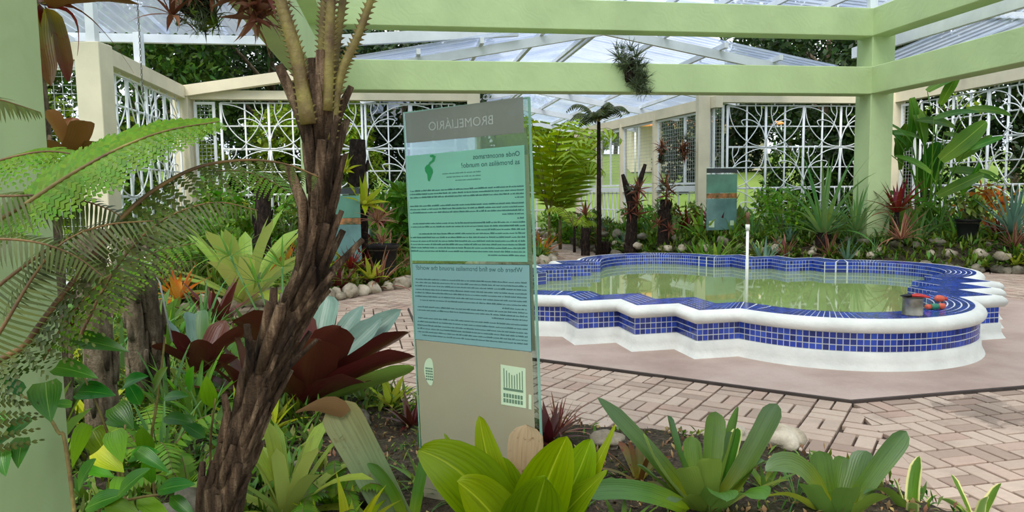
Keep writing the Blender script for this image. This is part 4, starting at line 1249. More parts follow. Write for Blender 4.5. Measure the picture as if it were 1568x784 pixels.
M['l_tree'] = leafmat('tree_leaf', (36, 56, 24), (62, 92, 36), (92, 124, 48), under=(74, 102, 46), rnd=0.6, hue=0.03, transl=0.3)
M['l_tree_dk'] = leafmat('dark_tree_leaf', (22, 38, 18), (38, 60, 26), (58, 84, 36), under=(50, 72, 34), rnd=0.6, hue=0.03, transl=0.2)
M['l_tree_lt'] = leafmat('light_tree_leaf', (84, 112, 36), (134, 160, 58), (172, 190, 84), under=(140, 164, 70), rnd=0.45, hue=0.03, transl=0.4)
M['l_palm'] = leafmat('palm_leaf', (170, 186, 60), (158, 184, 62), (180, 200, 84), under=(166, 190, 84), rnd=0.3, transl=0.4)
M['l_epi'] = leafmat('grey_epiphyte', (96, 100, 60), (84, 98, 70), (112, 122, 96), under=(90, 100, 76), rnd=0.4, transl=0.15)
M['l_dry'] = leafmat('dry_reddish_leaf', (104, 70, 52), (142, 92, 74), (126, 92, 74), under=(120, 80, 62), rnd=0.35, rough=0.7, transl=0.1)
M['moss'] = plain('grey_moss', (150, 152, 110), 0.95, 0.3, 18, 0.8)
M['litter'] = leafmat('leaf_litter', (120, 96, 66), (150, 124, 88), (176, 156, 116), rnd=0.5, rough=0.8, transl=0.0, hue=0.04)

STY = {  # n, L, w, el(inner,outer), droop(inner,outer), profile, fold, material
    'green':   (15, 0.46, 0.070, (78, 14), (0.3, 0.8), 'blunt', 0.16, 'l_green'),
    'grey':    (15, 0.50, 0.085, (80, 12), (0.3, 0.9), 'blunt', 0.16, 'l_grey'),
    'lime':    (22, 1.15, 0.150, (82, 22), (0.2, 1.3), 'strap', 0.14, 'l_lime'),
    'burg':    (13, 0.95, 0.170, (72, 15), (0.1, 0.6), 'strap', 0.16, 'l_burg'),
    'burg2':   (16, 0.50, 0.085, (75, 14), (0.1, 0.7), 'lance', 0.16, 'l_burg2'),
    'red':     (26, 0.55, 0.045, (82, 8), (0.2, 1.0), 'lance', 0.15, 'l_red'),
    'pink':    (26, 0.48, 0.040, (80, 4), (0.2, 1.1), 'spike', 0.15, 'l_pink'),
    'yellow':  (15, 0.34, 0.060, (76, 10), (0.2, 0.8), 'lance', 0.14, 'l_yellow'),
    'orange':  (18, 0.50, 0.070, (78, 6), (0.2, 0.9), 'lance', 0.14, 'l_orange'),
    'olive':   (12, 0.42, 0.065, (76, 12), (0.2, 1.0), 'strap', 0.14, 'l_olive'),
    'blue':    (38, 0.85, 0.062, (86, -6), (0.05, 0.25), 'spike', 0.14, 'l_blue'),
    'strap':   (26, 1.45, 0.085, (86, 18), (0.2, 1.5), 'spike', 0.12, 'l_strap'),
    'strap_s': (22, 0.55, 0.040, (84, 12), (0.3, 1.6), 'spike', 0.12, 'l_strap'),
    'aloe':    (20, 0.42, 0.050, (84, 4), (0.1, 0.4), 'spike', 0.14, 'l_blue'),
    'varieg':  (14, 0.30, 0.042, (80, 12), (0.2, 1.0), 'strap', 0.14, 'l_varieg'),
    'bright':  (20, 0.45, 0.055, (84, 14), (0.3, 1.5), 'spike', 0.10, 'l_bush'),
    'small':   (13, 0.24, 0.040, (74, 6), (0.1, 0.7), 'spike', 0.14, 'l_green'),
    'epi':     (16, 0.30, 0.022, (84, 0), (0.2, 1.3), 'spike', 0.12, 'l_epi'),
    'dry':     (14, 0.40, 0.050, (80, -30), (0.2, 1.0), 'lance', 0.15, 'l_dry'),
    'darkgrass': (24, 0.42, 0.018, (86, 15), (0.5, 2.0), 'spike', 0.1, 'l_strap'),
}
_RC = {}
def rosette_meshes(style, seed, parts):
    key = (style, seed, parts)
    if key in _RC: return _RC[key]
    n, L, w, el, dr, prof, fold, mt = STY[style]; g = random.Random(hash(style) % 1000 * 0 + sum(map(ord, style)) * 31 + seed)
    out = []; allm = MB()
    for i in range(n):
        f = (i + 0.5) / n; az = i * 2.39996 + g.uniform(-0.25, 0.25)
        e = R(el[0] + (el[1] - el[0]) * f + g.uniform(-7, 7)); d = dr[0] + (dr[1] - dr[0]) * f * g.uniform(0.6, 1.3)
        l_ = L * (0.72 + 0.28 * math.sin(PI * min(1, f * 0.8 + 0.15))) * g.uniform(0.85, 1.1)
        q = MB() if parts else allm
        leaf_polar(q, az, l_, w * g.uniform(0.85, 1.15), e, d, prof, fold, 7 if parts else 5, r0=0.15 * w + 0.01, twist=g.uniform(-0.25, 0.25), base=(0, 0, -0.02))
        if parts: out.append(q.mesh('leaf', M[mt]))
    if not parts: out = [allm.mesh('rosette', M[mt])]
    _RC[key] = out; return out
def rosette(name, label, cat, loc, style, seed=0, scale=1.0, rz=0.0, group=None, parts=True, tilt=(0, 0)):
    ms = rosette_meshes(style, seed, parts)
    if not parts:
        o = link(name, ms[0]); tag(o, label, cat, group)
        o.location = loc; o.rotation_euler = (tilt[0], tilt[1], rz); o.scale = (scale,) * 3; return o
    t = thing(name, label, cat, loc, rz, group, scale=scale); t.rotation_euler = (tilt[0], tilt[1], rz)
    for me in ms: link('leaf', me, t)
    return t
def ground(px, Y, dz=0.0):
    x = xat(px, Y); return Vector((x, Y, bed_z(x, Y) + dz))

def pinna(mb, p, d, nrm, L, w, n=8, leaflets=True, curl=0.0, mi=0):
    "one pinna: from p along d, flat in the plane spanned by d and the leaflet direction"
    d = d.normalized(); s = d.cross(nrm).normalized()
    if not leaflets:
        vs, uv, fs = [], [], []
        for i in range(5):
            t = i / 4; hw = w * 0.5 * (1 - t) ** 0.7 * (0.6 + 0.4 * min(1, 4 * t)); q = p + d * (L * t) - nrm * (curl * L * t * t)
            vs += [q + s * hw, q - s * hw]; uv += [(0, t), (1, t)]
        for i in range(4): fs.append((2 * i, 2 * i + 1, 2 * i + 3, 2 * i + 2))
        mb.add(vs, fs, uv, mi); return
    vs, uv, fs = [], [], []
    for i in range(n):
        t = (i + 0.4) / n; q = p + d * (L * t) - nrm * (curl * L * t * t); l_ = w * 0.5 * (1 - t) ** 0.6 * (0.75 + 0.25 * min(1, 3 * t)); ww = L / n * 0.42
        for sg in (-1, 1):
            ww = L / n * 0.5
            tip = q + s * (sg * l_) + d * (l_ * 0.5) - nrm * (l_ * 0.15); m1 = q - d * ww * 0.5 + (tip - q) * 0.62; m2 = q + d * ww * 1.3 + (tip - q) * 0.55
            o = len(vs); vs += [q - d * ww, m1, tip, m2, q + d * ww]; uv += [(0.3, t), (0.3, t), (0.5, t), (0.7, t), (0.7, t)]
            fs.append((o, o + 1, o + 2, o + 3, o + 4) if sg < 0 else (o + 4, o + 3, o + 2, o + 1, o))
    # central strip
    for i in range(4):
        t = i / 4; q = p + d * (L * t) - nrm * (curl * L * t * t)
    mb.add(vs, fs, uv, mi)
def frond(t, pts, pl, pw_, npair, mat, rach=0.008, start=0.1, sides=(1, 1), drop=0.25, nl=9, leaflets=True, fwd=0.35, nrm0=None, name='frond', curl=0.2, rmat='rachis'):
    "fern or palm frond along pts (world, relative to t): rachis + pinnae as one part with the rachis as its sub-part"
    P = sm3(pts, 8); mb = MB(); o = Vector(t.location)
    P = [p - o for p in P]; N = len(P)
    cum = [0]
    for i in range(1, N): cum.append(cum[-1] + (P[i] - P[i - 1]).length)
    T = cum[-1]
    def pos(s):
        for i in range(1, N):
            if cum[i] >= s - 1e-9:
                f = (s - cum[i - 1]) / max(1e-9, cum[i] - cum[i - 1]); return P[i - 1].lerp(P[i], f), (P[i] - P[i - 1]).normalized()
        return P[-1], (P[-1] - P[-2]).normalized()
    for k in range(npair):
        f = start + (1 - start) * (k + 0.5) / npair; p, tg = pos(f * T)
        up = Vector((0, 0, 1)) if nrm0 is None else Vector(nrm0)
        s = tg.cross(up); s = s.normalized() if s.length > 1e-3 else Vector((1, 0, 0)); nn = s.cross(tg).normalized()
        env = math.sin(PI * min(1.0, (0.14 + 0.80 * (f - start) / (1 - start)) ** 0.8)) ** 0.7
        for sg, on in ((1, sides[0]), (-1, sides[1])):
            if not on: continue
            d = (s * sg + tg * fwd - nn * drop * random.uniform(0.7, 1.3)).normalized()
            n2 = (nn + s * sg * drop).normalized()
            pinna(mb, p, d, n2, pl * env * on * random.uniform(0.9, 1.08), pw_ * (0.6 + 0.4 * env), nl, leaflets, curl)
    fr = mb.build(name, M[mat], t)
    q = MB(); tube(q, P, [rach * (1 - 0.75 * i / (N - 1)) for i in range(N)], 6); q.build('rachis', M[rmat], fr)
    return fr
def foliage(n, size, seed, R_=(1, 1, 1), clusters=14, prof=0.45, cup=0.0, inner=0.35):
    "cloud of leaves in clusters; vertices for a crown of radius R_"
    g = np.random.default_rng(seed)
    cc = g.normal(size=(clusters, 3)); cc /= np.linalg.norm(cc, axis=1)[:, None]; cc *= g.uniform(inner, 1.0, size=(clusters, 1)) ** 0.5
    cr = g.uniform(0.22, 0.42, size=clusters)
    ci = g.integers(0, clusters, n); d = g.normal(size=(n, 3)); d /= np.linalg.norm(d, axis=1)[:, None]
    p = cc[ci] + d * (cr[ci] * g.uniform(0.55, 1.0, n) ** 0.5)[:, None]
    p *= np.array(R_)
    a = g.normal(size=(n, 3)); a[:, 2] -= 0.4; a /= np.linalg.norm(a, axis=1)[:, None]
    nn = d + g.normal(size=(n, 3)) * 0.6 + np.array([0, 0, 0.5]); s = np.cross(a, nn); s /= (np.linalg.norm(s, axis=1)[:, None] + 1e-9)
    L = size * g.uniform(0.6, 1.3, n)[:, None]; w = L * prof * 0.5
    v = np.stack([p, p + a * L * 0.5 + s * w, p + a * L, p + a * L * 0.5 - s * w], axis=1).reshape(-1, 3)
    uv = np.tile(np.array([[0.5, 0], [1, 0.5], [0.5, 1], [0, 0.5]]), (n, 1))
    return v, uv
def mesh_quads(name, v, uv, mat):
    n = len(v) // 4; me = bpy.data.meshes.new(name)
    me.vertices.add(len(v)); me.vertices.foreach_set('co', v.astype(np.float32).ravel())
    me.loops.add(4 * n); me.loops.foreach_set('vertex_index', np.arange(4 * n, dtype=np.int32))
    me.polygons.add(n); me.polygons.foreach_set('loop_start', np.arange(0, 4 * n, 4, dtype=np.int32))
    try: me.polygons.foreach_set('loop_total', np.full(n, 4, dtype=np.int32))
    except Exception: pass
    ul = me.uv_layers.new(name='uv'); ul.data.foreach_set('uv', uv.astype(np.float32).ravel())
    me.materials.append(M[mat]); me.update(calc_edges=True); return me
_TM = {}
def crown_mesh(kind, seed, n, size, mat, Rr, clusters):
    key = (kind, seed, n, size, mat, Rr)
    if key not in _TM:
        v, uv = foliage(n, size, seed, Rr, clusters); _TM[key] = mesh_quads('foliage', v, uv, mat)
    return _TM[key]
def tree(name, label, loc, h, r, mat, seed, n=5200, leaf=0.30, trunk=0.14, group=None, bark='bark', squash=0.9, cl=26):
    t = thing(name, label, 'tree', loc, seed * 1.7, group)
    me = crown_mesh('crown', seed % 4, n, leaf / r, mat, (1, 1, squash), cl)
    link('foliage', me, t, loc=(0, 0, h - r * squash * 0.9), scale=r)
    g = random.Random(seed); q = MB()
    pts = [(0, 0, -0.2), (g.uniform(-.15, .15), g.uniform(-.15, .15), h * 0.4), (g.uniform(-.3, .3), g.uniform(-.3, .3), h * 0.8)]
    tube(q, sm3(pts, 4), [trunk, trunk * .95, trunk * .9, trunk * .85, trunk * .8, trunk * .7, trunk * .6, trunk * .5, trunk * .4], 8); q.build('trunk', M[bark], t)
    for k in range(5):
        a = g.uniform(0, 2 * PI); z = h * g.uniform(0.35, 0.7); q = MB()
        tube(q, sm3([(0, 0, z), (math.cos(a) * r * .4, math.sin(a) * r * .4, z + r * .35), (math.cos(a) * r * .75, math.sin(a) * r * .75, z + r * .55)], 3), [trunk * .45, trunk * .4, trunk * .35, trunk * .3, trunk * .22, trunk * .16, trunk * .1], 6); q.build('branch', M[bark], t)
    return t
def shrub(name, label, loc, r, h, mat, seed, n=900, leaf=0.10, cat='shrub', group=None, prof=0.45):
    t = thing(name, label, cat, loc, seed * 0.9, group)
    v, uv = foliage(n, leaf, seed, (r, r, h * 0.5), 16, prof); v = v + np.array([0, 0, h * 0.5])
    link('foliage', mesh_quads('foliage', v, uv, mat), t)
    g = random.Random(seed)
    for k in range(5):
        a = g.uniform(0, 6.3); q = MB(); tube(q, [(0.03 * math.cos(a), 0.03 * math.sin(a), -0.04), (r * .3 * math.cos(a), r * .3 * math.sin(a), h * .4), (r * .6 * math.cos(a), r * .6 * math.sin(a), h * .75)], [0.012, 0.009, 0.005], 5); q.build('stem', M['bark'], t)
    return t
def scatter_stuff(name, label, pts, hgt, mat, seed, blades=7, w=0.03):
    "low undergrowth nobody could count: tufts of small blades"
    g = np.random.default_rng(seed); pts = np.array(pts); n = len(pts) * blades
    b = np.repeat(pts, blades, axis=0) + g.normal(size=(n, 3)) * np.array([0.05, 0.05, 0.0])
    az = g.uniform(0, 2 * PI, n); el = g.uniform(0.3, 1.45, n); L = hgt * g.uniform(0.4, 1.2, n)
    d = np.stack([np.cos(az) * np.cos(el), np.sin(az) * np.cos(el), np.sin(el)], 1); s = np.stack([-np.sin(az), np.cos(az), np.zeros(n)], 1)
    ww = (w * g.uniform(0.5, 1.3, n))[:, None]; L = L[:, None]
    tip = b + d * L; tip[:, 2] -= 0.25 * L[:, 0] * np.cos(el)
    mid = b + d * L * 0.55
    v = np.stack([b, mid + s * ww, tip, mid - s * ww], 1).reshape(-1, 3)
    uv = np.tile(np.array([[0.5, 0], [1, 0.5], [0.5, 1], [0, 0.5]]), (n, 1))
    o = link(name, mesh_quads(name, v, uv, mat)); return tag(o, label, 'undergrowth', kind='stuff')
# ================================================================== planting
NV = Vector((0, -0.62, 0.78))
def img_leaf(mb, px, py, Lpx, ang, Y, ratio, prof, fold=0.12, bend=0.12, N=NV, dY=-0.03, roll=0.0):
    a = R(ang); P0 = at_y(px, py, Y); P2 = at_y(px + Lpx * math.cos(a), py - Lpx * math.sin(a), Y + dY)
    mid = (P0 + P2) / 2 + N * (bend * (P2 - P0).length); tg = (P2 - P0).normalized()
    leaf_bez(mb, P0, mid, P2, (P2 - P0).length * ratio, prof, fold, 8, side=N.cross(tg), roll=roll)
def rel(mb, o): mb.v = [tuple(Vector(v) - o) for v in mb.v]; return mb

# ---- tree fern in the foreground
base = ground(300, 2.4, -0.05)
tf = thing('tree_fern', 'leaning tree fern with shaggy brown trunk and spiny stalks in the foreground', 'tree fern', base)
tp = [base + Vector((-0.03, 0, 0))] + [at_y(px, py, 2.4) for px, py in ((334, 790), (362, 700), (396, 600), (436, 502), (473, 425), (490, 320), (493, 220), (491, 145))]
TPS = sm3(tp, 5); NT_ = len(TPS)
rads = [max(0.046, 0.088 - 0.075 * i / (NT_ - 1)) + 0.008 * max(0, i / (NT_ - 1) - 0.8) * 5 for i in range(NT_)]
q = MB(); tube(q, [p - base for p in TPS], [r_ * (0.86 + 0.1 * math.sin(i * 2.1)) for i, r_ in enumerate(rads)], 14); q.build('trunk', M['fern_bark'], tf)
g = random.Random(11)
for k in range(110):
    f = 0.10 + 0.86 * (k + g.random()) / 110; i = min(NT_ - 2, int(f * (NT_ - 1))); p = TPS[i]; tg = (TPS[i + 1] - TPS[i]).normalized()
    az = k * 2.4 + g.uniform(-.4, .4); s = tg.cross(Vector((0, 1, 0))).normalized(); n2 = s.cross(tg)
    out = s * math.cos(az) + n2 * math.sin(az)
    L = g.uniform(0.12, 0.30); w = g.uniform(0.011, 0.022); spread = g.choice((0.05, 0.1, 0.1, 0.16, 0.32)) if f > 0.3 else g.choice((0.04, 0.08))
    b0 = p + out * rads[i] * 0.66 - tg * 0.04
    pts = [b0, b0 + tg * L * 0.5 + out * (rads[i] * 0.16 + spread * L * 0.35), b0 + tg * L + out * (rads[i] * 0.18 + spread * L * 1.1)]
    q = MB(); tube(q, [v - base for v in pts], [w * 0.9, w, w * 0.7], 6, sy=0.65); q.build('leaf_base', M['fern_bark'], tf)
top = TPS[-1]
def spiny_stalk(t, pts, r0, r1, o, mat, n=34):
    P = sm3(pts, 5); q = MB(); m_ = len(P)
    tube(q, [p - o for p in P], [r0 + (r1 - r0) * i / (m_ - 1) for i in range(m_)], 8)
    for k in range(n):
        f = (k + 0.5) / n * (m_ - 1); i = min(m_ - 2, int(f)); p = P[i].lerp(P[i + 1], f - i); tg = (P[i + 1] - P[i]).normalized()
        for sg in (-1, 1):
            s = tg.cross(Vector((0, 1, 0))).normalized() * sg; rr = r0 + (r1 - r0) * f / m_
            a = p + s * rr * 0.9 - o; q.add([a - tg * 0.006, a + tg * 0.006, a + Vector((0, -0.004, 0)), a + s * 0.014 + tg * 0.006], [(0, 1, 3), (1, 2, 3), (2, 0, 3)])
    return q.build('frond_stalk', M[mat], t)
ends = [((472, 190), (455, 90), (432, 10), (418, -60), 0.026), ((494, 150), (494, 60), (498, -10), (500, -80), 0.017), ((500, 170), (504, 80), (507, 0), (514, -80), 0.020), ((506, 175), (513, 90), (525, 0), (536, -80), 0.016), ((505, 215), (520, 120), (548, 55), (578, -30), 0.017)]
for k, e in enumerate(ends):
    Yk = (2.33, 2.42, 2.36, 2.42, 2.38)[k]
    pts = [at_y(x, y, Yk) for x, y in e[:4]]
    dirv = (pts[3] - pts[2]); ext = pts[3] + dirv * 2.0 + Vector((0, 0.2 * (k - 2), 0.1))
    spiny_stalk(tf, pts, e[4], e[4] * 0.62, base, 'stalk', 30)
    az = (2.6, 1.5, -1.4, 0.9, 0.1)[k]
    o2 = pts[3]; hd = Vector((math.cos(az), math.sin(az), 0))
    frond(tf, [o2, o2 + dirv * 1.2 + hd * 0.15 + Vector((0, 0, 0.2)), o2 + hd * 0.7 + Vector((0, 0, 0.62)), o2 + hd * 1.3 + Vector((0, 0, 0.66)), o2 + hd * 1.75 + Vector((0, 0, 0.48))], 0.34, 0.09, 22, 'l_fern_dk', 0.011, 0.15, nl=9)

# ---- fern with fronds reaching in from the left edge
fb = ground(-60, 1.75, 0)
fl = thing('fern', 'tall fern at the left edge with arching bright green fronds and brown stalks', 'fern', fb)
def fpts(*l): return [at_y(*p) for p in l]
random.seed(3)
frond(fl, fpts((-30, 352, 1.62), (30, 318, 1.62), (100, 272, 1.65), (180, 228, 1.70), (255, 200, 1.76), (335, 186, 1.84)), 0.105, 0.050, 32, 'l_fern', 0.006, 0.0, nl=8, drop=0.1, nrm0=(0, -0.75, 0.65), fwd=0.5, curl=0.15, rmat='stalk')
frond(fl, [fb + Vector((0.05, 0, 0))] + fpts((-25, 640, 1.68), (45, 520, 1.66), (120, 420, 1.68), (185, 335, 1.72), (245, 285, 1.78), (310, 254, 1.84), (380, 245, 1.92), (440, 252, 1.98), (490, 272, 2.02)), 0.15, 0.036, 40, 'l_fern_dk', 0.009, 0.40, nl=9, drop=0.5, nrm0=(0, -0.3, 0.95), fwd=0.15, curl=0.35)
frond(fl, fpts((-40, 470, 1.6), (20, 420, 1.6), (90, 372, 1.63), (160, 345, 1.66), (235, 338, 1.7)), 0.12, 0.009, 34, 'l_fern_dk', 0.005, 0.05, leaflets=False, drop=0.35, nrm0=(0, -0.6, 0.8), fwd=0.45)
frond(fl, fpts((-45, 580, 1.56), (5, 500, 1.56), (50, 425, 1.58), (88, 378, 1.6), (130, 352, 1.62)), 0.085, 0.009, 30, 'l_fern_dk', 0.005, 0.1, leaflets=False, drop=0.25, nrm0=(0, -0.7, 0.7), fwd=0.25)
frond(fl, fpts((-50, 372, 1.55), (0, 366, 1.55), (60, 372, 1.57), (115, 392, 1.6), (160, 425, 1.62)), 0.075, 0.009, 28, 'l_fern_dk', 0.004, 0.0, leaflets=False, drop=0.3, nrm0=(0, -0.6, 0.8), fwd=0.3)
frond(fl, fpts((-50, 140, 1.5), (-10, 150, 1.5), (25, 160, 1.52), (62, 172, 1.55)), 0.055, 0.010, 22, 'l_fern_dk', 0.003, 0.0, leaflets=False, drop=0.3, nrm0=(0, -0.5, 0.85), fwd=0.5)
frond(fl, fpts((60, 560, 2.3), (110, 480, 2.3), (170, 420, 2.32), (240, 385, 2.36), (300, 372, 2.4)), 0.15, 0.030, 22, 'l_fern', 0.005, 0.1, drop=0.2, nrm0=(0, -0.5, 0.85), fwd=0.4)
frond(fl, fpts((330, 262, 2.9), (370, 262, 2.85), (410, 275, 2.8), (450, 300, 2.76)), 0.12, 0.03, 16, 'l_fern', 0.004, 0.0, drop=0.2, nrm0=(0, -0.4, 0.9), fwd=0.4)

frond(fl, fpts((-40, 300, 1.6), (20, 300, 1.62), (90, 300, 1.66), (160, 318, 1.7), (215, 350, 1.74)), 0.11, 0.009, 34, 'l_fern_dk', 0.004, 0.0, leaflets=False, drop=0.3, nrm0=(0, -0.55, 0.85), fwd=0.3)
frond(fl, fpts((120, 520, 2.0), (160, 440, 2.0), (205, 375, 2.02), (262, 330, 2.06), (330, 310, 2.1), (395, 322, 2.14)), 0.13, 0.010, 40, 'l_fern_dk', 0.005, 0.15, leaflets=False, drop=0.4, nrm0=(0, -0.4, 0.9), fwd=0.3)
frond(fl, fpts((-40, 260, 1.75), (20, 240, 1.76), (80, 232, 1.8), (140, 245, 1.84), (190, 275, 1.88)), 0.12, 0.03, 24, 'l_fern', 0.004, 0.0, nl=8, drop=0.2, nrm0=(0, -0.5, 0.85), fwd=0.4)
frond(fl, fpts((150, 480, 2.5), (190, 430, 2.5), (240, 405, 2.52), (300, 400, 2.56)), 0.12, 0.010, 28, 'l_fern_dk', 0.004, 0.1, leaflets=False, drop=0.3, nrm0=(0, -0.4, 0.9), fwd=0.3)
# ---- trunks standing left
def trunk_thing(label, px, Y, r0, top, lean=0.0, mat='bark', seed=0, fib=True, name='tree_stump'):
    b = ground(px, Y, -0.06); t = thing(name, label, 'trunk', b); g = random.Random(seed)
    P = sm3([(0, 0, 0), (lean * 0.3, 0.02, top * 0.35), (lean * 0.7, -0.02, top * 0.7), (lean, 0, top)], 5)
    q = MB(); tube(q, P, [r0 * (1.12 - 0.25 * i / len(P)) * (1 + 0.06 * math.sin(i * 2.3 + seed)) for i in range(len(P))], 14); q.build('trunk', M[mat], t)
    if fib:
        for k in range(16):
            f = g.uniform(0.05, 0.9); i = int(f * (len(P) - 2)); a = g.uniform(0, 6.28); o = Vector((math.cos(a), math.sin(a), 0)) * r0 * 0.98
            q = MB(); tube(q, [P[i] + o, P[i] + o * 1.12 + Vector((0, 0, 0.09)), P[i] + o * 1.25 + Vector((0, 0, g.uniform(0.14, 0.24)))], [0.02, 0.022, 0.012], 5, sy=0.6); q.build('bark_flake', M[mat], t)
    return t, b
tA, bA = trunk_thing('slim grey trunk behind the green column carrying a red bromeliad', 74, 3.9, 0.06, 3.4, -0.02, 'bark', 1, name='slim_tree')
trunk_thing('thick fibrous brown trunk behind the fern at left', 136, 4.3, 0.085, 1.32, 0.02, 'bark', 2)
trunk_thing('brown trunk stump next to the white plant label', 196, 4.9, 0.055, 1.22, 0.02, 'bark', 3)
trunk_thing('second brown trunk stump right of the white plant label', 226, 5.0, 0.065, 1.24, -0.02, 'bark', 4)
# red and green bromeliad on the slim trunk
def tip_bromeliad(name, label, cat, centre, Y, leaves, mat, prof='strap', fold=0.16, wk=1.0, group=None, face=False):
    "leaves: (tip px, tip py, dY, width m, control lift px x, y)"
    o = at_y(centre[0], centre[1], Y); t = thing(name, label, cat, o, 0, group)
    for k, lf in enumerate(leaves):
        px, py, dY, w = lf[:4]; cx, cy = lf[4], lf[5]
        mt = lf[6] if len(lf) > 6 else mat; pf = lf[7] if len(lf) > 7 else prof
        P2 = at_y(px, py, Y + dY); P1 = at_y(cx, cy, Y + dY * 0.5)
        h = Vector((P2.x - o.x, P2.y - o.y, 0))
        g = random.Random(k * 7 + int(px))
        if abs(h.x) < 0.6 * abs(h.y) or h.length < 0.05: side = Vector((1, 0.15 * g.uniform(-1, 1), 0)) * (1 if h.y <= 0 else -1)
        else: side = None
        # seen from the front, a leaf also shows its face: tilt the side a little towards the view
        if side is None:
            side = Vector((-h.y, h.x, 0)).normalized(); side = (side + Vector((0, 0, -0.55 if h.x > 0 else 0.55)) * (1 if side.y > 0 else 1)).normalized()
        if face or (len(lf) > 8 and lf[8]):
            Nf = Vector((0.0, -0.75, 0.66)); side = Nf.cross((P2 - o).normalized())
        st = o + (P1 - o).normalized() * 0.02 + Vector((g.uniform(-.015, .015), g.uniform(-.015, .015), 0))
        q = MB(); leaf_bez(q, st - o, P1 - o, P2 - o, w * wk, pf, fold, 10, side=side, roll=g.uniform(-0.3, 0.3), wav=0.025); q.build('leaf', M[mt], t)
    return t
tip_bromeliad('bromeliad', 'red and olive bromeliad perched at the top left beside the green column', 'bromeliad', (68, 12), 3.0,
    [(78, 132, -0.25, 0.075, 50, 30, 'l_olive'), (104, 126, -0.15, 0.06, 86, 20, 'l_olive'), (216, 8, -0.1, 0.07, 120, -12, 'l_olive'), (205, 112, 0.0, 0.03, 128, -10, 'l_red', 'spike'), (118, 86, 0.1, 0.025, 130, 5, 'l_red', 'spike'),
     (30, -40, 0.1, 0.08, 45, -20, 'l_red'), (110, -50, 0.15, 0.08, 85, -20, 'l_olive'), (66, -60, 0.05, 0.08, 60, -25, 'l_red'), (80, 70, -0.1, 0.07, 70, 20, 'l_red'), (150, -30, 0.2, 0.07, 110, -25, 'l_olive'), (20, 40, 0.0, 0.06, 40, 0, 'l_red')], 'l_olive', 'strap')
tip_bromeliad('bromeliad', 'brown and olive cup bromeliad on the slim trunk above the fern frond', 'bromeliad', (108, 240), 3.7,
    [(72, 168, -0.1, 0.10, 100, 215, 'l_olive', 'blunt'), (130, 185, -0.1, 0.12, 120, 220, 'l_olive', 'blunt'), (112, 180, 0.1, 0.09, 106, 215, 'l_olive', 'blunt'), (60, 235, 0.0, 0.08, 85, 215, 'l_olive'), (165, 230, 0.0, 0.07, 140, 215, 'l_olive')], 'l_olive')
# hanging chain
t = thing('hanging_chain', 'thin chain hanging from the left roof beside the cream post', 'chain', W(-3.6, 11.3, 3.05))
for k in range(30):
    q = MB(); tube(q, [(0.012 * math.cos(a) * (k % 2), 0.012 * math.cos(a) * ((k + 1) % 2), 0.027 * math.sin(a) + k * 0.045) for a in [2 * PI * i / 8 for i in range(9)]], 0.005, 4, cap=False); q.build('chain_link', M['chain'], t)
q = MB(); tube(q, [(0, 0, 1.33), (0, 0, 2.05)], 0.004, 4); q.build('wire', M['chain'], t)

# ---- plants hung on the pergola beams
def epiphyte(label, p, rx, rz_, n, seed, style='epi', scale=1.0, path=None, name='hanging_epiphyte', mt=None):
    t = thing(name, label, 'epiphyte', p); g = random.Random(seed)
    q = MB(); blob(q, (0, 0, 0), (rx * 0.45, rx * 0.35, rz_ * 0.5), seed, 0.5, 1); q.build('root_clump', M['dark_bark'], t)
    for k in range(n):
        ms = rosette_meshes(style if not isinstance(style, (list, tuple)) else style[k % len(style)], k % 3, False)
        a = g.uniform(0, 6.28); r_ = rx * g.uniform(0.2, 0.8)
        zz = g.uniform(-0.85, 0.95); xo = 0.0
        if path: xo = path * (0.15 - zz); r_ *= (1.0 if zz > 0.1 else 0.6)
        link('leaf_tuft', ms[0], t, loc=(xo + r_ * math.cos(a), -abs(r_ * math.sin(a)) * 0.7 - 0.02, zz * rz_), rot=(g.uniform(-0.2, 1.2), g.uniform(-0.7, 0.7), a), scale=scale * g.uniform(0.5, 1.2))
    return t
pb_ = W(0, BF - CW / 2 - 0.02)
def beam_pt(px, z):
    a = 2.0
    for _ in range(8):
        qv = W(a, BF - CW / 2 - 0.03, z); v = qv - CPOS; sx = 784 + FPX * v.dot(_r) / v.dot(_f); a += (px - sx) / FPX * 13.5
    return W(a, BF - CW / 2 - 0.06, z)
epiphyte('grey green tufted air plant clinging to the middle of the back beam', beam_pt(965, 3.78), 0.34, 0.46, 52, 5, 'epi', 0.95, 0.22)
epiphyte('dark spiky bromeliad clump hanging from the left end of the green side beam', W(-1.86, 7.6, 3.42), 0.34, 0.32, 24, 8, ('epi', 'small', 'epi', 'dry', 'epi'), 0.9)
t = epiphyte('dry reddish bromeliad tied under the green side beam beside the fern stalks', W(-1.04, 6.1, 3.16), 0.12, 0.26, 10, 9, 'dry', 0.9)
for (px, Y, z, lb) in ((1013, 19.3, 2.45, 'dark orchid mount hanging in the left half of the nearest gallery window'), (1046, 18.6, 2.60, 'dark orchid mount hanging in the right half of the nearest gallery window')):
    epiphyte(lb, (xat(px, Y), Y, z), 0.14, 0.34, 9, px, ('epi', 'dry'), 0.8)

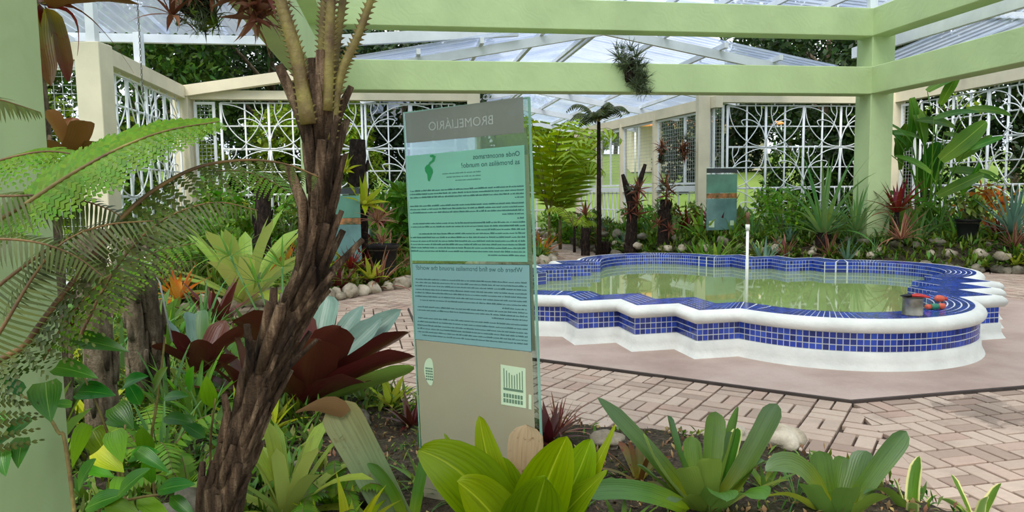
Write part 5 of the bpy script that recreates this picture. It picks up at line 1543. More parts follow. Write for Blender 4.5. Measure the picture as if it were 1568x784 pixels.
# ---- foreground bromeliads
tip_bromeliad('bromeliad', 'large grey green bromeliad with broad blunt leaves in the foreground centre', 'bromeliad', (1082, 800), 3.2,
    [(914, 608, 0.15, 0.062, 1010, 700, 'l_grey', 'strap', 1), (1022, 636, 0.1, 0.09, 1030, 690), (1096, 630, 0.22, 0.085, 1088, 710, 'l_green'), (1130, 622, 0.28, 0.05, 1112, 700, 'l_green', 'strap'), (1190, 618, 0.08, 0.08, 1150, 700, 'l_grey', 'blunt', 1), (1122, 662, -0.03, 0.10, 1112, 720),
     (1088, 702, -0.15, 0.09, 1085, 745, 'l_green'), (1050, 716, -0.16, 0.085, 1060, 745, 'l_green'), (985, 664, 0.0, 0.06, 1000, 720, 'l_lime'), (880, 758, -0.22, 0.068, 980, 728, 'l_grey', 'strap', 1), (1172, 706, 0.0, 0.085, 1140, 720), (975, 712, 0.05, 0.075, 1010, 740),
     (1112, 768, -0.3, 0.10, 1096, 730, 'l_green'), (1172, 765, -0.3, 0.09, 1140, 735, 'l_green'), (1034, 770, -0.3, 0.085, 1054, 750), (1130, 655, 0.2, 0.06, 1120, 720, 'l_varieg'), (1058, 668, 0.15, 0.07, 1064, 730, 'l_green'), (1210, 735, -0.1, 0.04, 1150, 745, 'l_lime', 'strap')], 'l_grey', 'blunt', 0.16, 1.22)
tip_bromeliad('bromeliad', 'green bromeliad with one leaf bent left in the right foreground', 'bromeliad', (1283, 815), 3.15,
    [(1388, 660, 0.05, 0.078, 1320, 740, 'l_grey', 'blunt', 1), (1254, 690, 0.1, 0.09, 1262, 750, 'l_green'), (1172, 722, -0.1, 0.075, 1232, 672, 'l_grey', 'strap', 1), (1294, 700, 0.2, 0.08, 1282, 745, 'l_green'), (1326, 690, 0.15, 0.09, 1308, 745, 'l_grey'), (1160, 768, -0.12, 0.05, 1215, 735, 'l_yellow', 'strap'), (1345, 712, 0.1, 0.075, 1330, 760, 'l_green'), (1235, 742, -0.2, 0.08, 1255, 770, 'l_green'), (1302, 748, -0.25, 0.09, 1293, 770, 'l_green'), (1360, 760, -0.2, 0.07, 1320, 770, 'l_grey')], 'l_green', 'blunt', 0.16, 1.2)
tip_bromeliad('bromeliad', 'small cream-edged variegated bromeliad beside the bent-leaf one', 'bromeliad', (1400, 818), 3.2,
    [(1408, 698, 0.1, 0.06, 1392, 755), (1322, 758, -0.1, 0.06, 1365, 728, 'l_grey'), (1436, 758, 0, 0.045, 1420, 765), (1368, 732, 0.05, 0.045, 1380, 760), (1445, 788, -0.1, 0.05, 1425, 770), (1412, 745, 0.15, 0.04, 1406, 770), (1350, 790, -0.1, 0.05, 1380, 775), (1398, 770, -0.15, 0.05, 1398, 780)], 'l_varieg', 'strap')
tip_bromeliad('bromeliad', 'small cream-edged bromeliad at the lower right corner', 'bromeliad', (1497, 822), 3.3,
    [(1456, 726, 0.1, 0.05, 1478, 770), (1533, 740, 0.05, 0.075, 1515, 770), (1440, 764, 0.0, 0.05, 1470, 770), (1512, 760, -0.1, 0.06, 1500, 780), (1470, 790, -0.1, 0.05, 1482, 785), (1540, 792, -0.1, 0.05, 1518, 785)], 'l_varieg', 'strap')
tip_bromeliad('broadleaf_plant', 'chartreuse broad-leaved plant growing in front of the glass sign', 'plant', (806, 860), 2.75,
    [(734, 637, 0.0, 0.10, 748, 740), (868, 668, -0.1, 0.17, 822, 760), (905, 672, 0.05, 0.15, 872, 770), (942, 650, 0.05, 0.075, 905, 745, 'l_chart', 'lance'), (640, 690, -0.1, 0.19, 730, 712), (680, 664, 0.05, 0.08, 720, 730, 'l_chart', 'lance'), (700, 738, -0.2, 0.16, 750, 770, 'l_chart'), (806, 650, 0.06, 0.11, 798, 745, 'l_dead', 'blunt'), (930, 720, -0.05, 0.10, 885, 760, 'l_chart', 'lance'), (712, 682, 0.08, 0.07, 736, 745, 'l_dead', 'lance'), (835, 730, -0.28, 0.20, 815, 800), (770, 700, 0.02, 0.13, 780, 770)], 'l_chart', 'blade', 0.10, 1.3, face=True)
t = tip_bromeliad('broadleaf_plant', 'single wide grey green leaf with rusty tip leaning left below the burgundy bromeliad', 'plant', (628, 830), 3.15,
    [(512, 618, 0.1, 0.18, 560, 700, 'l_wide', 'blunt'), (655, 690, 0.1, 0.05, 640, 740, 'l_green', 'strap'), (562, 710, 0.0, 0.045, 600, 730, 'l_green', 'strap')], 'l_grey', face=True)
q = MB(); leaf_bez(q, at_y(530, 634, 3.22), at_y(508, 608, 3.2), at_y(452, 632, 3.14), 0.085, 'lance', 0.1, 8, side=Vector((0.5, 0.2, 0.8))); rel(q, Vector(t.location)); q.build('leaf_tip', M['l_dead'], t)
tip_bromeliad('bromeliad', 'giant burgundy bromeliad with silvery leaf faces beside the tree fern', 'bromeliad', (472, 622), 4.7,
    [(352, 496, -0.5, 0.22, 415, 470, 'l_burg2', 'strap'), (500, 452, 0.45, 0.24, 480, 530, 'l_burg', 'blunt', 1), (556, 468, 0.4, 0.15, 505, 540, 'l_burg', 'strap', 1), (614, 474, 0.3, 0.17, 520, 545, 'l_burg', 'strap', 1), (585, 486, 0.2, 0.15, 512, 545, 'l_burg', 'strap', 1), (628, 508, -0.1, 0.20, 540, 550, 'l_burg2'), (636, 545, -0.3, 0.20, 550, 560, 'l_burg2'), (634, 562, -0.5, 0.13, 560, 590, 'l_green', 'strap'), (452, 470, 0.2, 0.26, 452, 540, 'l_burg2'), (412, 508, -0.1, 0.24, 430, 550, 'l_burg2'), (522, 500, -0.3, 0.26, 492, 560, 'l_burg2'), (490, 520, -0.4, 0.26, 478, 575, 'l_burg2'), (390, 560, -0.4, 0.20, 425, 575, 'l_burg2'), (560, 585, -0.5, 0.2, 515, 585, 'l_burg2')], 'l_burg', 'strap')
tip_bromeliad('bromeliad', 'burgundy bromeliad with pale inner leaves left of the tree fern', 'bromeliad', (308, 575), 5.0,
    [(255, 490, 0.1, 0.13, 280, 540, 'l_burg'), (290, 478, 0.35, 0.15, 296, 530, 'l_burg', 'blunt'), (308, 475, 0.4, 0.14, 306, 530, 'l_grey', 'blunt'), (345, 490, 0.2, 0.17, 325, 535, 'l_burg2'), (405, 500, 0.0, 0.14, 345, 510, 'l_burg2'), (262, 505, -0.2, 0.14, 285, 545, 'l_burg2'), (230, 530, -0.2, 0.12, 270, 540, 'l_burg2'), (310, 520, -0.3, 0.16, 308, 560, 'l_burg2'), (360, 545, -0.2, 0.14, 330, 560, 'l_burg2')], 'l_burg2', 'strap')
rosette('bromeliad', 'small dark red striped bromeliad at the right foot of the glass sign', 'bromeliad', ground(852, 4.2), 'pink', 0, 0.62)
rosette('bromeliad', 'dark maroon arching bromeliad behind the right edge of the sign', 'bromeliad', ground(838, 4.0, 0.02), 'burg2', 1, 0.55)
rosette('bromeliad', 'burgundy seedling bromeliad at the left edge of the sign', 'bromeliad', ground(622, 4.4), 'burg2', 2, 0.50)
rosette('bromeliad', 'green seedling bromeliad behind the left edge of the sign', 'bromeliad', ground(590, 4.8), 'yellow', 0, 0.85)
rosette('bromeliad', 'light green bromeliad at the path edge below the burgundy one', 'bromeliad', ground(552, 4.9), 'small', 1, 1.1)

# ---- leafy climbers at the lower left
def vine(label, stem, Y, leaves, mat='l_heart', prof='heart', name='leafy_climber'):
    b = ground(stem[0][0], Y, -0.03); t = thing(name, label, 'plant', b)
    P = sm3([b] + [at_y(x, y, Y) for x, y in stem[1:]], 5); q = MB(); tube(q, [p - b for p in P], [0.006 - 0.003 * i / len(P) for i in range(len(P))], 6); q.build('stem', M['stalk'], t)
    for (px, py, L, ang, *r_) in leaves:
        q = MB(); img_leaf(q, px, py, L, ang, Y + random.uniform(-0.06, 0.04), r_[0] if r_ else 0.62, prof); rel(q, b); q.build('leaf', M[mat if len(r_) < 2 else r_[1]], t)
    return t
random.seed(21)
vine('heart-leaved climber in front of the green column', [(100, 800), (106, 720), (88, 660), (58, 620), (20, 600)], 1.75,
     [(70, 585, 62, -82, 0.8), (35, 600, 42, 150, 0.6), (10, 640, 60, 195, 0.5), (36, 670, 48, -100, 0.7, 'l_heart'), (2, 690, 40, -80, 0.7), (48, 640, 70, -140, 0.45)])
vine('glossy broad-leaved plant below the fern trunks', [(190, 800), (180, 720), (160, 650), (130, 580), (108, 545)], 2.3,
     [(108, 520, 92, -12, 0.36), (85, 562, 68, -15, 0.45), (120, 600, 58, -6, 0.55), (175, 622, 46, -50, 0.75), (135, 650, 70, -110, 0.5, 'l_bush'), (190, 590, 40, 20, 0.6), (142, 660, 54, -60, 0.7, 'l_chart'), (110, 620, 40, 180, 0.5), (168, 640, 50, -20, 0.5)])
vine('bright young plant with yellowing leaf near the stones', [(185, 800), (190, 750), (188, 690), (192, 650)], 2.15,
     [(175, 660, 50, -75, 0.7, 'l_bush'), (150, 690, 52, -40, 0.7, 'l_yellow'), (185, 730, 50, -100, 0.55, 'l_bush'), (200, 700, 45, 10, 0.5), (130, 715, 50, -20, 0.4, 'l_bush'), (170, 745, 60, -60, 0.35), (210, 690, 60, -35, 0.35)])
vine('thin stemmed plant with oval leaves left of the tree fern base', [(220, 800), (232, 700), (240, 620), (250, 540), (252, 515)], 2.5,
     [(235, 600, 44, 60, 0.5, 'l_bush'), (250, 640, 46, -10, 0.45), (215, 620, 42, 120, 0.5), (290, 600, 40, 80, 0.5, 'l_bush'), (250, 610, 40, 5, 0.4), (230, 695, 46, 110, 0.5, 'l_bush'), (232, 740, 46, 95, 0.5, 'l_bush')], prof='ovate')
vine('upright plant with pale oval leaves beside the tree fern trunk', [(300, 800), (322, 700), (326, 640), (330, 610)], 2.6,
     [(325, 625, 50, 100, 0.5, 'l_bush'), (330, 640, 50, 20, 0.5, 'l_bush'), (315, 670, 45, 150, 0.5), (325, 690, 45, -20, 0.5, 'l_bush'), (340, 650, 40, -50, 0.6), (300, 640, 40, 190, 0.4)], prof='ovate')
vine('leafy sprawling plant at the lower left corner of the bed', [(120, 830), (150, 790), (200, 765), (260, 755)], 1.95,
     [(130, 780, 70, 20, 0.4), (160, 770, 60, -20, 0.4, 'l_bush'), (180, 760, 66, 40, 0.4), (210, 765, 60, -30, 0.4, 'l_bush'), (240, 752, 60, 10, 0.4), (120, 750, 55, 60, 0.5), (260, 760, 50, -40, 0.4), (150, 800, 60, 5, 0.4)], prof='ovate')
# small ferns
def small_fern(label, px, Y, n, L, mat='l_fern', seed=0):
    b = ground(px, Y); t = thing('fern', label, 'fern', b); g = random.Random(seed)
    for k in range(n):
        a = 2 * PI * k / n + g.uniform(-.3, .3); d = Vector((math.cos(a), math.sin(a), 0)); l_ = L * g.uniform(.75, 1.1)
        frond(t, [b, b + d * l_ * .35 + Vector((0, 0, l_ * .45)), b + d * l_ * .75 + Vector((0, 0, l_ * .5)), b + d * l_ + Vector((0, 0, l_ * .35))], l_ * 0.22, 0.035, 18, mat, 0.003, 0.1, leaflets=False)
    return t
small_fern('light green fern at the bottom edge right of the tree fern', 440, 2.55, 7, 0.42, 'l_fern', 1)
small_fern('light green fern between the climbers and the burgundy bromeliad', 215, 3.6, 7, 0.55, 'l_fern', 2)
small_fern('low fern beside the tree fern base at the mossy stones', 268, 3.3, 6, 0.42, 'l_fern', 3)
small_fern('pale fern tuft under the wide rusty-tipped leaf', 500, 3.2, 6, 0.34, 'l_fern', 4)
# loose strap leaves right of the trunk
rosette('bromeliad', 'yellow green bromeliad leaning behind the tree fern base', 'bromeliad', ground(420, 3.1), 'lime', 1, 0.42)
rosette('bromeliad', 'small lime bromeliad at the bottom edge left of the wide leaf', 'bromeliad', ground(520, 2.9), 'yellow', 1, 0.9)
rosette('bromeliad', 'yellowish bromeliad at the bottom edge beside the tree fern trunk', 'bromeliad', ground(470, 2.7), 'yellow', 2, 0.8)
for k, (px, Y, st, sc) in enumerate(((640, 3.5, 'small', 1.0), (690, 3.3, 'darkgrass', 0.6), (980, 3.5, 'olive', 0.6), (1180, 3.4, 'small', 0.8), (955, 3.0, 'small', 0.9), (1230, 3.2, 'darkgrass', 0.5), (360, 3.8, 'darkgrass', 0.9), (300, 4.2, 'darkgrass', 1.0), (240, 4.6, 'strap_s', 1.0), (400, 4.3, 'yellow', 0.8))):
    rosette('ground_plant', ('low green rosette beside the sign foot', 'thin grassy tuft behind the chartreuse leaves', 'olive red rosette left of the grey green bromeliad', 'green rosette between the two large foreground bromeliads', 'low rosette under the long bent grey leaf', 'grassy tuft at the foot of the bent-leaf bromeliad', 'grassy tuft below the burgundy pair', 'tall grass tuft under the burgundy bromeliad at left', 'strap-leaved tuft in front of the stumps', 'yellow rosette between the burgundy bromeliads')[k], 'plant', ground(px, Y), st, k % 3, sc, k * 1.3)
# umbrella sedge
b = ground(424, 5.4); t = thing('umbrella_sedge', 'papyrus-like sedge with star of narrow leaves left of the trunk', 'sedge', b)
for k, (px, py) in enumerate(((432, 408), (352, 392), (395, 432), (468, 436))):
    c = at_y(px, py, 5.4 + 0.1 * k) - b; q = MB(); tube(q, [(0.03 * k - 0.05, 0, 0), c * 0.5 + Vector((0, 0.03, 0.05)), c], 0.008, 6); q.build('stem', M['l_strap'], t)
    for i in range(16):
        q = MB(); leaf_polar(q, i * 2.4, 0.40 * random.uniform(.7, 1.1), 0.024, R(random.uniform(-5, 50)), random.uniform(.3, 1.1), 'spike', 0.1, 6, base=c); q.build('leaf', M['l_bush'], t)
# plant label on a stick
p = at_y(226, 407, 4.6); t = thing('plant_label', 'small white plant label on a metal stick beside the stumps', 'label', p)
q = MB(); box(q, (0, 0, 0.03), (0.065, 0.004, 0.045), Matrix.Rotation(0.5, 4, 'Y')); q.build('plate', M['pvc'], t)
q = MB(); tube(q, [(0.01, 0, 0.02), (0.07, 0, -0.1), (0.12, 0.02, -0.5)], 0.006, 5); q.build('stick', M['wire'], t)

# ---- left bed
Yb = 10.6
rosette('bromeliad', 'giant lime green bromeliad with arching strap leaves left of the tree fern', 'bromeliad', ground(372, 9.6, 0.16), 'lime', 0, 1.2)
rosette('bromeliad', 'orange bromeliad left of the giant lime green one', 'bromeliad', ground(268, 8.8, 0.35), 'orange', 0, 1.0)
rosette('bromeliad', 'dark red bromeliad in front of the half hidden teal sign', 'bromeliad', ground(536, 11.6, 0.25), 'red', 0, 0.85)
rosette('bromeliad', 'yellow green bromeliad right of the dark red one', 'bromeliad', ground(566, 11.6, 0.20), 'yellow', 0, 1.3)
rosette('bromeliad', 'dark red upright bromeliad beside the log in the left bed', 'bromeliad', ground(584, 13.0, 0.75), 'red', 1, 0.8)
rosette('bromeliad', 'pink striped bromeliad in a black pot in the left bed', 'bromeliad', ground(586, 12.3, 0.62), 'pink', 1, 0.8)
def pot(label, px, Y, r, h, dz=0.0):
    b = ground(px, Y, dz); t = thing('flower_pot', label, 'pot', b)
    q = MB(); tube(q, [(0, 0, 0), (0, 0, h * 0.88), (0, 0, h * 0.88), (0, 0, h)], [r * 0.74, r * 0.97, r * 1.06, r * 1.08], 18, cap=False); tube(q, [(0, 0, h), (0, 0, h * 0.85)], [r, r * 0.95], 18, cap=False); q.build('pot_wall', M['black_plastic'], t)
    q = MB(); tube(q, [(0, 0, h * 0.80), (0, 0, h * 0.86)], r * 0.96, 18); q.build('potting_soil', M['soil'], t); return t
pot('black plastic pot under the pink striped bromeliad', 586, 12.3, 0.26, 0.5, 0.08)
pot('black plastic pot at the far right of the back bed', 1483, 13.9, 0.21, 0.38, 0.08)
shrub('potted_plant', 'leafy plant growing in the black pot near the right edge', ground(1483, 13.9, 0.38), 0.30, 0.55, 'l_under', 31, 260, 0.16, 'plant')
lb, _ = trunk_thing('dark upright log with bromeliads tied to it in the left bed', 548, 12.6, 0.16, 2.3, 0.05, 'dark_bark', 9, name='log')
rosette('bromeliad', 'yellow green bromeliad near the top of the upright log', 'bromeliad', Vector((xat(530, 12.4), 12.4, 2.0)), 'yellow', 1, 1.1, tilt=(0.7, -0.3))
rosette('bromeliad', 'lime bromeliad halfway up the upright log', 'bromeliad', Vector((xat(560, 12.35), 12.35, 1.45)), 'yellow', 2, 1.5, tilt=(0.7, 0.3))
rosette('bromeliad', 'red leaved bromeliad low on the upright log', 'bromeliad', Vector((xat(578, 12.35), 12.35, 1.15)), 'pink', 2, 1.0, tilt=(0.5, 0.3))
trunk_thing('dark leaning stump behind the giant lime bromeliad', 398, 11.8, 0.13, 1.75, 0.12, 'dark_bark', 12, name='log')
rosette('bromeliad', 'dark reddish bromeliad on top of the leaning stump', 'bromeliad', Vector((xat(404, 11.7), 11.7, 1.75)), 'burg2', 0, 0.6)
g = random.Random(77)
LSTY = ['yellow', 'green', 'burg2', 'small', 'pink', 'varieg', 'bright', 'olive', 'strap_s', 'orange', 'aloe', 'red']
LAB = {'yellow': 'yellow green bromeliad', 'green': 'green blunt-leaved bromeliad', 'burg2': 'burgundy bromeliad', 'small': 'small green bromeliad', 'pink': 'pink striped bromeliad', 'varieg': 'cream-edged bromeliad', 'bright': 'bright green strap-leaved plant', 'olive': 'olive red bromeliad', 'strap_s': 'dark green strap-leaved plant', 'orange': 'orange bromeliad', 'aloe': 'blue green spiky rosette', 'red': 'dark red narrow-leaved plant', 'darkgrass': 'dark grassy tuft'}
def zone(bed, px):
    Z = {'left': ((150, 'beside the cream post'), (230, 'behind the stumps'), (300, 'near the orange bromeliad'), (420, 'by the giant lime bromeliad'), (500, 'behind the tree fern'), (560, 'near the log'), (620, 'by the pot plant'), (740, 'behind the glass sign'), (9999, 'at the far end')),
         'front': ((60, 'behind the green column'), (130, 'at the thick trunk'), (220, 'below the stumps'), (320, 'at the left burgundy bromeliad'), (9999, 'behind the tree fern base')),
         'back': ((900, 'before the feathery palm'), (945, 'by the slender palm'), (1000, 'by the forked trunk'), (1060, 'by the crested stump'), (1110, 'under the teal sign'), (1165, 'behind the fountain pipe'), (1225, 'by the bright shrub'), (1300, 'by the big strap plant'), (1350, 'at the green column'), (1405, 'under the red cordyline'), (1460, 'under the heliconia'), (1510, 'by the black pot'), (9999, 'by the blue agave'))}[bed]
    for lim, nm in Z:
        if px < lim: return nm
def wall_clear(x, y, m_=0.5):
    a = x * math.cos(TH) + y * math.sin(TH); b = -x * math.sin(TH) + y * math.cos(TH)
    lim = 7.0 - (b - 17.6) * 0.12 if b > 16.5 else 99
    return a > -4.55 + m_ and a < 13.0 - m_ and (b < 17.45 - m_ or 0.4 + m_ < a) and a < lim - m_ * (b > 16.5)
def fill(bed, n, styles, where, dmin=0.12, dmax=2.5, scale=(0.8, 1.5), vis=None, sep=0.28, parts=False):
    poly = BEDS[bed][0]; xs = [p[0] for p in poly]; ys = [p[1] for p in poly]; done = []; tries = 0
    while len(done) < n and tries < 6000:
        tries += 1; x, y = g.uniform(min(xs), max(xs)), g.uniform(min(ys), max(ys))
        if y < 2.2 or not inpoly(x, y, poly) or not wall_clear(x, y): continue
        d = edge_dist(x, y, poly)
        if d < dmin or d > dmax or any((x - a) ** 2 + (y - b) ** 2 < sep ** 2 for a, b in done): continue
        px = 784 + FPX * x / y
        if px < -40 or px > 1610 or (vis and not vis(px, y)): continue
        st = g.choice(styles); sc = g.uniform(*scale)
        if not wall_clear(x, y, 0.1 + 0.85 * STY[st][1] * sc): continue
        done.append((x, y))
        f_ = (sc - scale[0]) / (scale[1] - scale[0]); sz = 'small ' if f_ < .33 and not LAB[st].startswith('small') else ('big ' if f_ > .67 and not LAB[st].startswith('small') else '')
        lb_ = sz + LAB[st] + ' ' + zone(bed, px) + ', ' + where
        rosette('bed_plant', lb_, 'plant', (x, y, bed_z(x, y)), st, g.randrange(3), sc, g.uniform(0, 6), lb_, parts)
fill('left', 110, LSTY, 'left bed', 0.2, 5, (1.0, 2.0), None, 0.30)
fill('left', 26, ['yellow', 'burg2', 'small', 'pink', 'orange'], 'behind the path stones', 0.15, 0.8, (0.7, 1.1), lambda px, y: px < 660, 0.3)
fill('front', 34, ['yellow', 'small', 'strap_s', 'bright', 'darkgrass', 'green', 'burg2'], 'in the shade', 0.15, 4, (0.8, 1.5), lambda px, y: px < 430 and y > 3.4, 0.28)
# ---- back bed
t = rosette('dracaena', 'large dark green strap-leaved plant in front of the right green column', 'plant', ground(1262, 14.6, 0.28), 'strap', 0, 1.3)
q = MB(); tube(q, [(0, 0, -0.4), (0, 0, 0.04)], [0.13, 0.11], 10); q.build('stem', M['dark_bark'], t)
rosette('strap_plant', 'pale drooping strap-leaved plant right of the large dark green one', 'plant', ground(1312, 14.3, 0.35), 'strap', 1, 0.8)
t = rosette('cordyline', 'dark red cordyline standing right of the green column', 'plant', ground(1374, 14.3, 0.62), 'red', 2, 1.55)
q = MB(); tube(q, [(-0.02, 0, -0.65), (0, 0, 0.03)], [0.035, 0.03], 8); q.build('stem', M['dark_bark'], t)
rosette('bromeliad', 'pink striped drooping bromeliad below the red cordyline', 'bromeliad', ground(1382, 13.9, 0.26), 'pink', 0, 1.6)
rosette('agave', 'large blue green agave at the right edge behind the pool', 'agave', ground(1552, 13.6, 0.2), 'blue', 0, 1.25)
rosette('strap_plant', 'bright green arching strap plant below the dark teal sign', 'plant', ground(1098, 14.7, 0.10), 'bright', 0, 1.7)
rosette('strap_plant', 'bright green arching strap plant left of the teal sign foot', 'plant', ground(1072, 15.0, 0.05), 'bright', 1, 1.5)
rosette('agave', 'grey green aloe behind the fountain pipe', 'agave', ground(1172, 14.4, 0.06), 'aloe', 0, 1.6)
shrub('shrub', 'bright green leafy shrub left of the large strap-leaved plant', ground(1203, 15.6), 0.62, 1.25, 'l_bush', 41, 900, 0.15)
shrub('shrub', 'dense low green shrub under the heliconia', ground(1430, 15.2), 0.8, 0.8, 'l_bush', 42, 900, 0.11)
shrub('flowering_shrub', 'croton shrub with yellow and orange leaves before the right grille', ground(1500, 15.6), 0.6, 1.45, 'l_orange', 43, 420, 0.20)
shrub('shrub', 'yellow green shrub beside the orange croton', ground(1540, 16.2), 0.55, 1.0, 'l_yellow', 44, 380, 0.18)
# heliconia with paddle leaves
b = ground(1425, 15.0); t = thing('heliconia', 'tall heliconia with big paddle leaves right of the green column', 'heliconia', b)
HL = [(1395, 150, 82, -95, .33), (1440, 160, 60, 60, .3), (1430, 182, 70, 8, .22), (1480, 168, 70, -8, .18), (1400, 240, 75, 140, .22), (1445, 205, 70, -25, .24), (1440, 245, 92, 40, .30), (1410, 290, 78, 70, .42), (1455, 262, 80, -15, .26), (1480, 230, 60, 20, .2), (1415, 215, 60, 170, .25), (1350, 225, 56, 130, .2), (1435, 300, 80, 25, .25), (1380, 300, 60, 175, .22), (1390, 190, 55, -110, .35), (1470, 300, 60, 60, .25), (1360, 190, 50, -40, .2), (1420, 140, 60, 25, .28), (1462, 195, 60, 170, .22), (1425, 265, 62, 155, .3), (1400, 165, 60, -75, .38), (1465, 245, 66, 35, .24), (1500, 262, 50, -30, .22), (1440, 330, 60, 150, .22), (1378, 260, 50, 100, .3)]
for k, (px, py, L, an, ra_) in enumerate(HL):
    Yk = 15.0 + 0.5 * math.sin(k * 1.9); q = MB(); img_leaf(q, px, py, L, an, Yk, ra_, 'blade', 0.1, 0.16, NV if k % 3 else Vector((0.3, -0.8, 0.5)), dY=0.3 * math.cos(k * 2.3)); rel(q, b); q.build('leaf', M['l_heli'], t)
    p = at_y(px, py, Yk) - b; x0 = 0.35 * math.sin(k * 3.1); q = MB(); tube(q, sm3([(x0, 0.2 * math.cos(k), -0.05), (x0 * .7 + p.x * .3, p.y * .4, max(0.3, p.z * .6)), p], 4), [0.022, 0.02, 0.02, 0.018, 0.016, 0.014, 0.012, 0.01, 0.009], 6); q.build('stem', M['l_heli'], t)
fill('back', 60, ['small', 'aloe', 'green', 'darkgrass', 'burg2', 'pink', 'yellow', 'varieg'], 'among the stones', 0.12, 1.3, (0.8, 1.5), None, 0.30)
fill('back', 60, ['strap_s', 'bright', 'aloe', 'green', 'red', 'darkgrass'], 'deep in the bed', 1.0, 4, (1.2, 2.2), None, 0.42)
# palm and dark trunks before the gallery
def palm(label, px, Y, h, n, L, mat, seed, pl=0.5, trunk=0.06, stems=1, lift=0.0):
    b = ground(px, Y, -0.03); t = thing('palm', label, 'palm', b); g = random.Random(seed)
    for s in range(stems):
        ox = Vector((g.uniform(-.25, .25), g.uniform(-.2, .2), 0)) * (stems > 1); hh = h * g.uniform(.75, 1.0) if stems > 1 else h
        q = MB(); tube(q, [ox, ox + Vector((0, 0, hh * .5)), ox + Vector((0, 0, hh))], [trunk, trunk * .9, trunk * .7], 8); q.build('trunk', M['dark_bark'] if stems == 1 else M['stalk'], t)
        for k in range(n):
            a = k * 2.4 + g.uniform(-.3, .3); d = Vector((math.cos(a), math.sin(a), 0)); up = g.uniform(0.25, 0.95) + lift; l_ = L * g.uniform(.8, 1.1); o = b + ox + Vector((0, 0, hh))
            frond(t, [o, o + d * l_ * .30 + Vector((0, 0, l_ * up * .5)), o + d * l_ * .62 + Vector((0, 0, l_ * up * .62)), o + d * l_ * .85 + Vector((0, 0, l_ * (up * .62 - .18)))], pl, 0.055 + 0.06 * lift, 16, mat, 0.012, 0.12, leaflets=False, drop=0.35, rmat='stalk', curl=0.3)
    return t
palm('bright green feathery palm right of the glass sign', 846, 19.5, 1.1, 9, 2.0, 'l_palm', 2, 0.75, 0.05, 2, 1.1)
palm('slender dark palm with small crown before the gallery', 918, 17.2, 3.25, 11, 0.85, 'l_fern_dk', 3, 0.26, 0.06, 1)
palm('small palm with arching leaves left of the slender dark palm', 880, 18.6, 0.7, 7, 0.9, 'l_palm', 4, 0.3, 0.04, 1)
def dark_sculpt(label, px, Y, h, seed, fork=True):
    t, b = trunk_thing(label, px, Y, 0.13, h * 0.62, 0.05, 'dark_bark', seed, name='log')
    if fork:
        for s in (-1, 1):
            q = MB(); tube(q, sm3([(0.04, 0, h * .55), (0.04 + s * .12, 0, h * .75), (0.05 + s * (.30 if s > 0 else .22), 0.05, h * (1.0 if s > 0 else .9))], 4), [.1, .095, .09, .085, .08, .07, .06, .05, .04], 8); q.build('branch', M['dark_bark'], t)
    for k in range(7):
        ms = rosette_meshes(('dry', 'epi')[k % 2], k % 3, False); link('leaf_tuft', ms[0], t, loc=(g.uniform(-.15, .2), -0.12, h * g.uniform(.25, .8)), rot=(0.8, g.uniform(-.6, .6), k), scale=g.uniform(.6, 1.0))
    return t
dark_sculpt('dark forked trunk with dry bromeliads before the gallery window', 966, 16.6, 2.25, 20)
dark_sculpt('short dark stump with a crest of dry leaves right of the forked trunk', 1016, 16.2, 1.9, 21, False)
rosette('bromeliad', 'dry reddish bromeliad crowning the short dark stump', 'bromeliad', Vector((xat(1018, 16.2), 16.2, 1.75)), 'dry', 1, 1.0)
trunk_thing('dark stump beside the brick path left of the pool', 923, 17.6, 0.17, 0.40, 0.03, 'dark_bark', 22, name='stump')
rosette('bromeliad', 'reddish upright bromeliad beside the slender dark palm', 'bromeliad', Vector((xat(897, 17.6), 17.6, 1.05)), 'dry', 2, 1.2)
trunk_thing('dark post under the reddish bromeliad beside the palm', 897, 17.6, 0.10, 0.75, 0.0, 'dark_bark', 23, name='log')

for k, (px, Y, r_, h, mt, lf, lb) in enumerate(((170, 12.6, .6, 1.5, 'l_bush', .16, 'bright shrub at the foot of the cream post'), (262, 12.6, .5, 1.3, 'l_under', .14, 'green shrub along the left side grille'), (318, 14.0, .5, 1.5, 'l_bush', .18, 'bright leafy shrub in the left back corner'), (325, 14.6, .7, 1.4, 'l_yellow', .16, 'yellow green shrub before the left back grille'), (360, 15.2, .7, 1.6, 'l_bush', .18, 'light green shrub behind the giant lime bromeliad'), (420, 15.0, .7, 1.3, 'l_bush', .16, 'bright shrub behind the leaning stump'), (452, 14.6, .6, 1.2, 'l_under', .14, 'green shrub beside the tree fern trunk'), (600, 15.4, .6, 1.4, 'l_bush', .2, 'green shrub left of the glass sign'), (628, 14.6, .4, 1.5, 'l_heli', .3, 'tall broad-leaved shrub at the sign edge'), (240, 10.8, .6, 1.1, 'l_under', .12, 'dark green shrub behind the stumps'), (200, 9.6, .6, 1.2, 'l_under', .12, 'mixed green shrub left of the stumps'), (310, 11.5, .5, 1.0, 'l_bush', .12, 'low bright shrub behind the orange bromeliad'), (905, 20.0, .6, .9, 'l_under', .16, 'green shrub before the second gallery window'), (990, 18.4, .6, .9, 'l_bush', .16, 'green shrub before the nearest gallery window'), (1045, 17.6, .5, .8, 'l_under', .14, 'low shrub left of the dark teal sign'), (1330, 16.4, .6, 1.0, 'l_under', .14, 'shrub behind the right green column'), (860, 22.0, .7, .9, 'l_bush', .2, 'shrub under the feathery palm'))):
    shrub('shrub', lb, ground(px, Y), r_, h, mt, 80 + k, 620, lf)
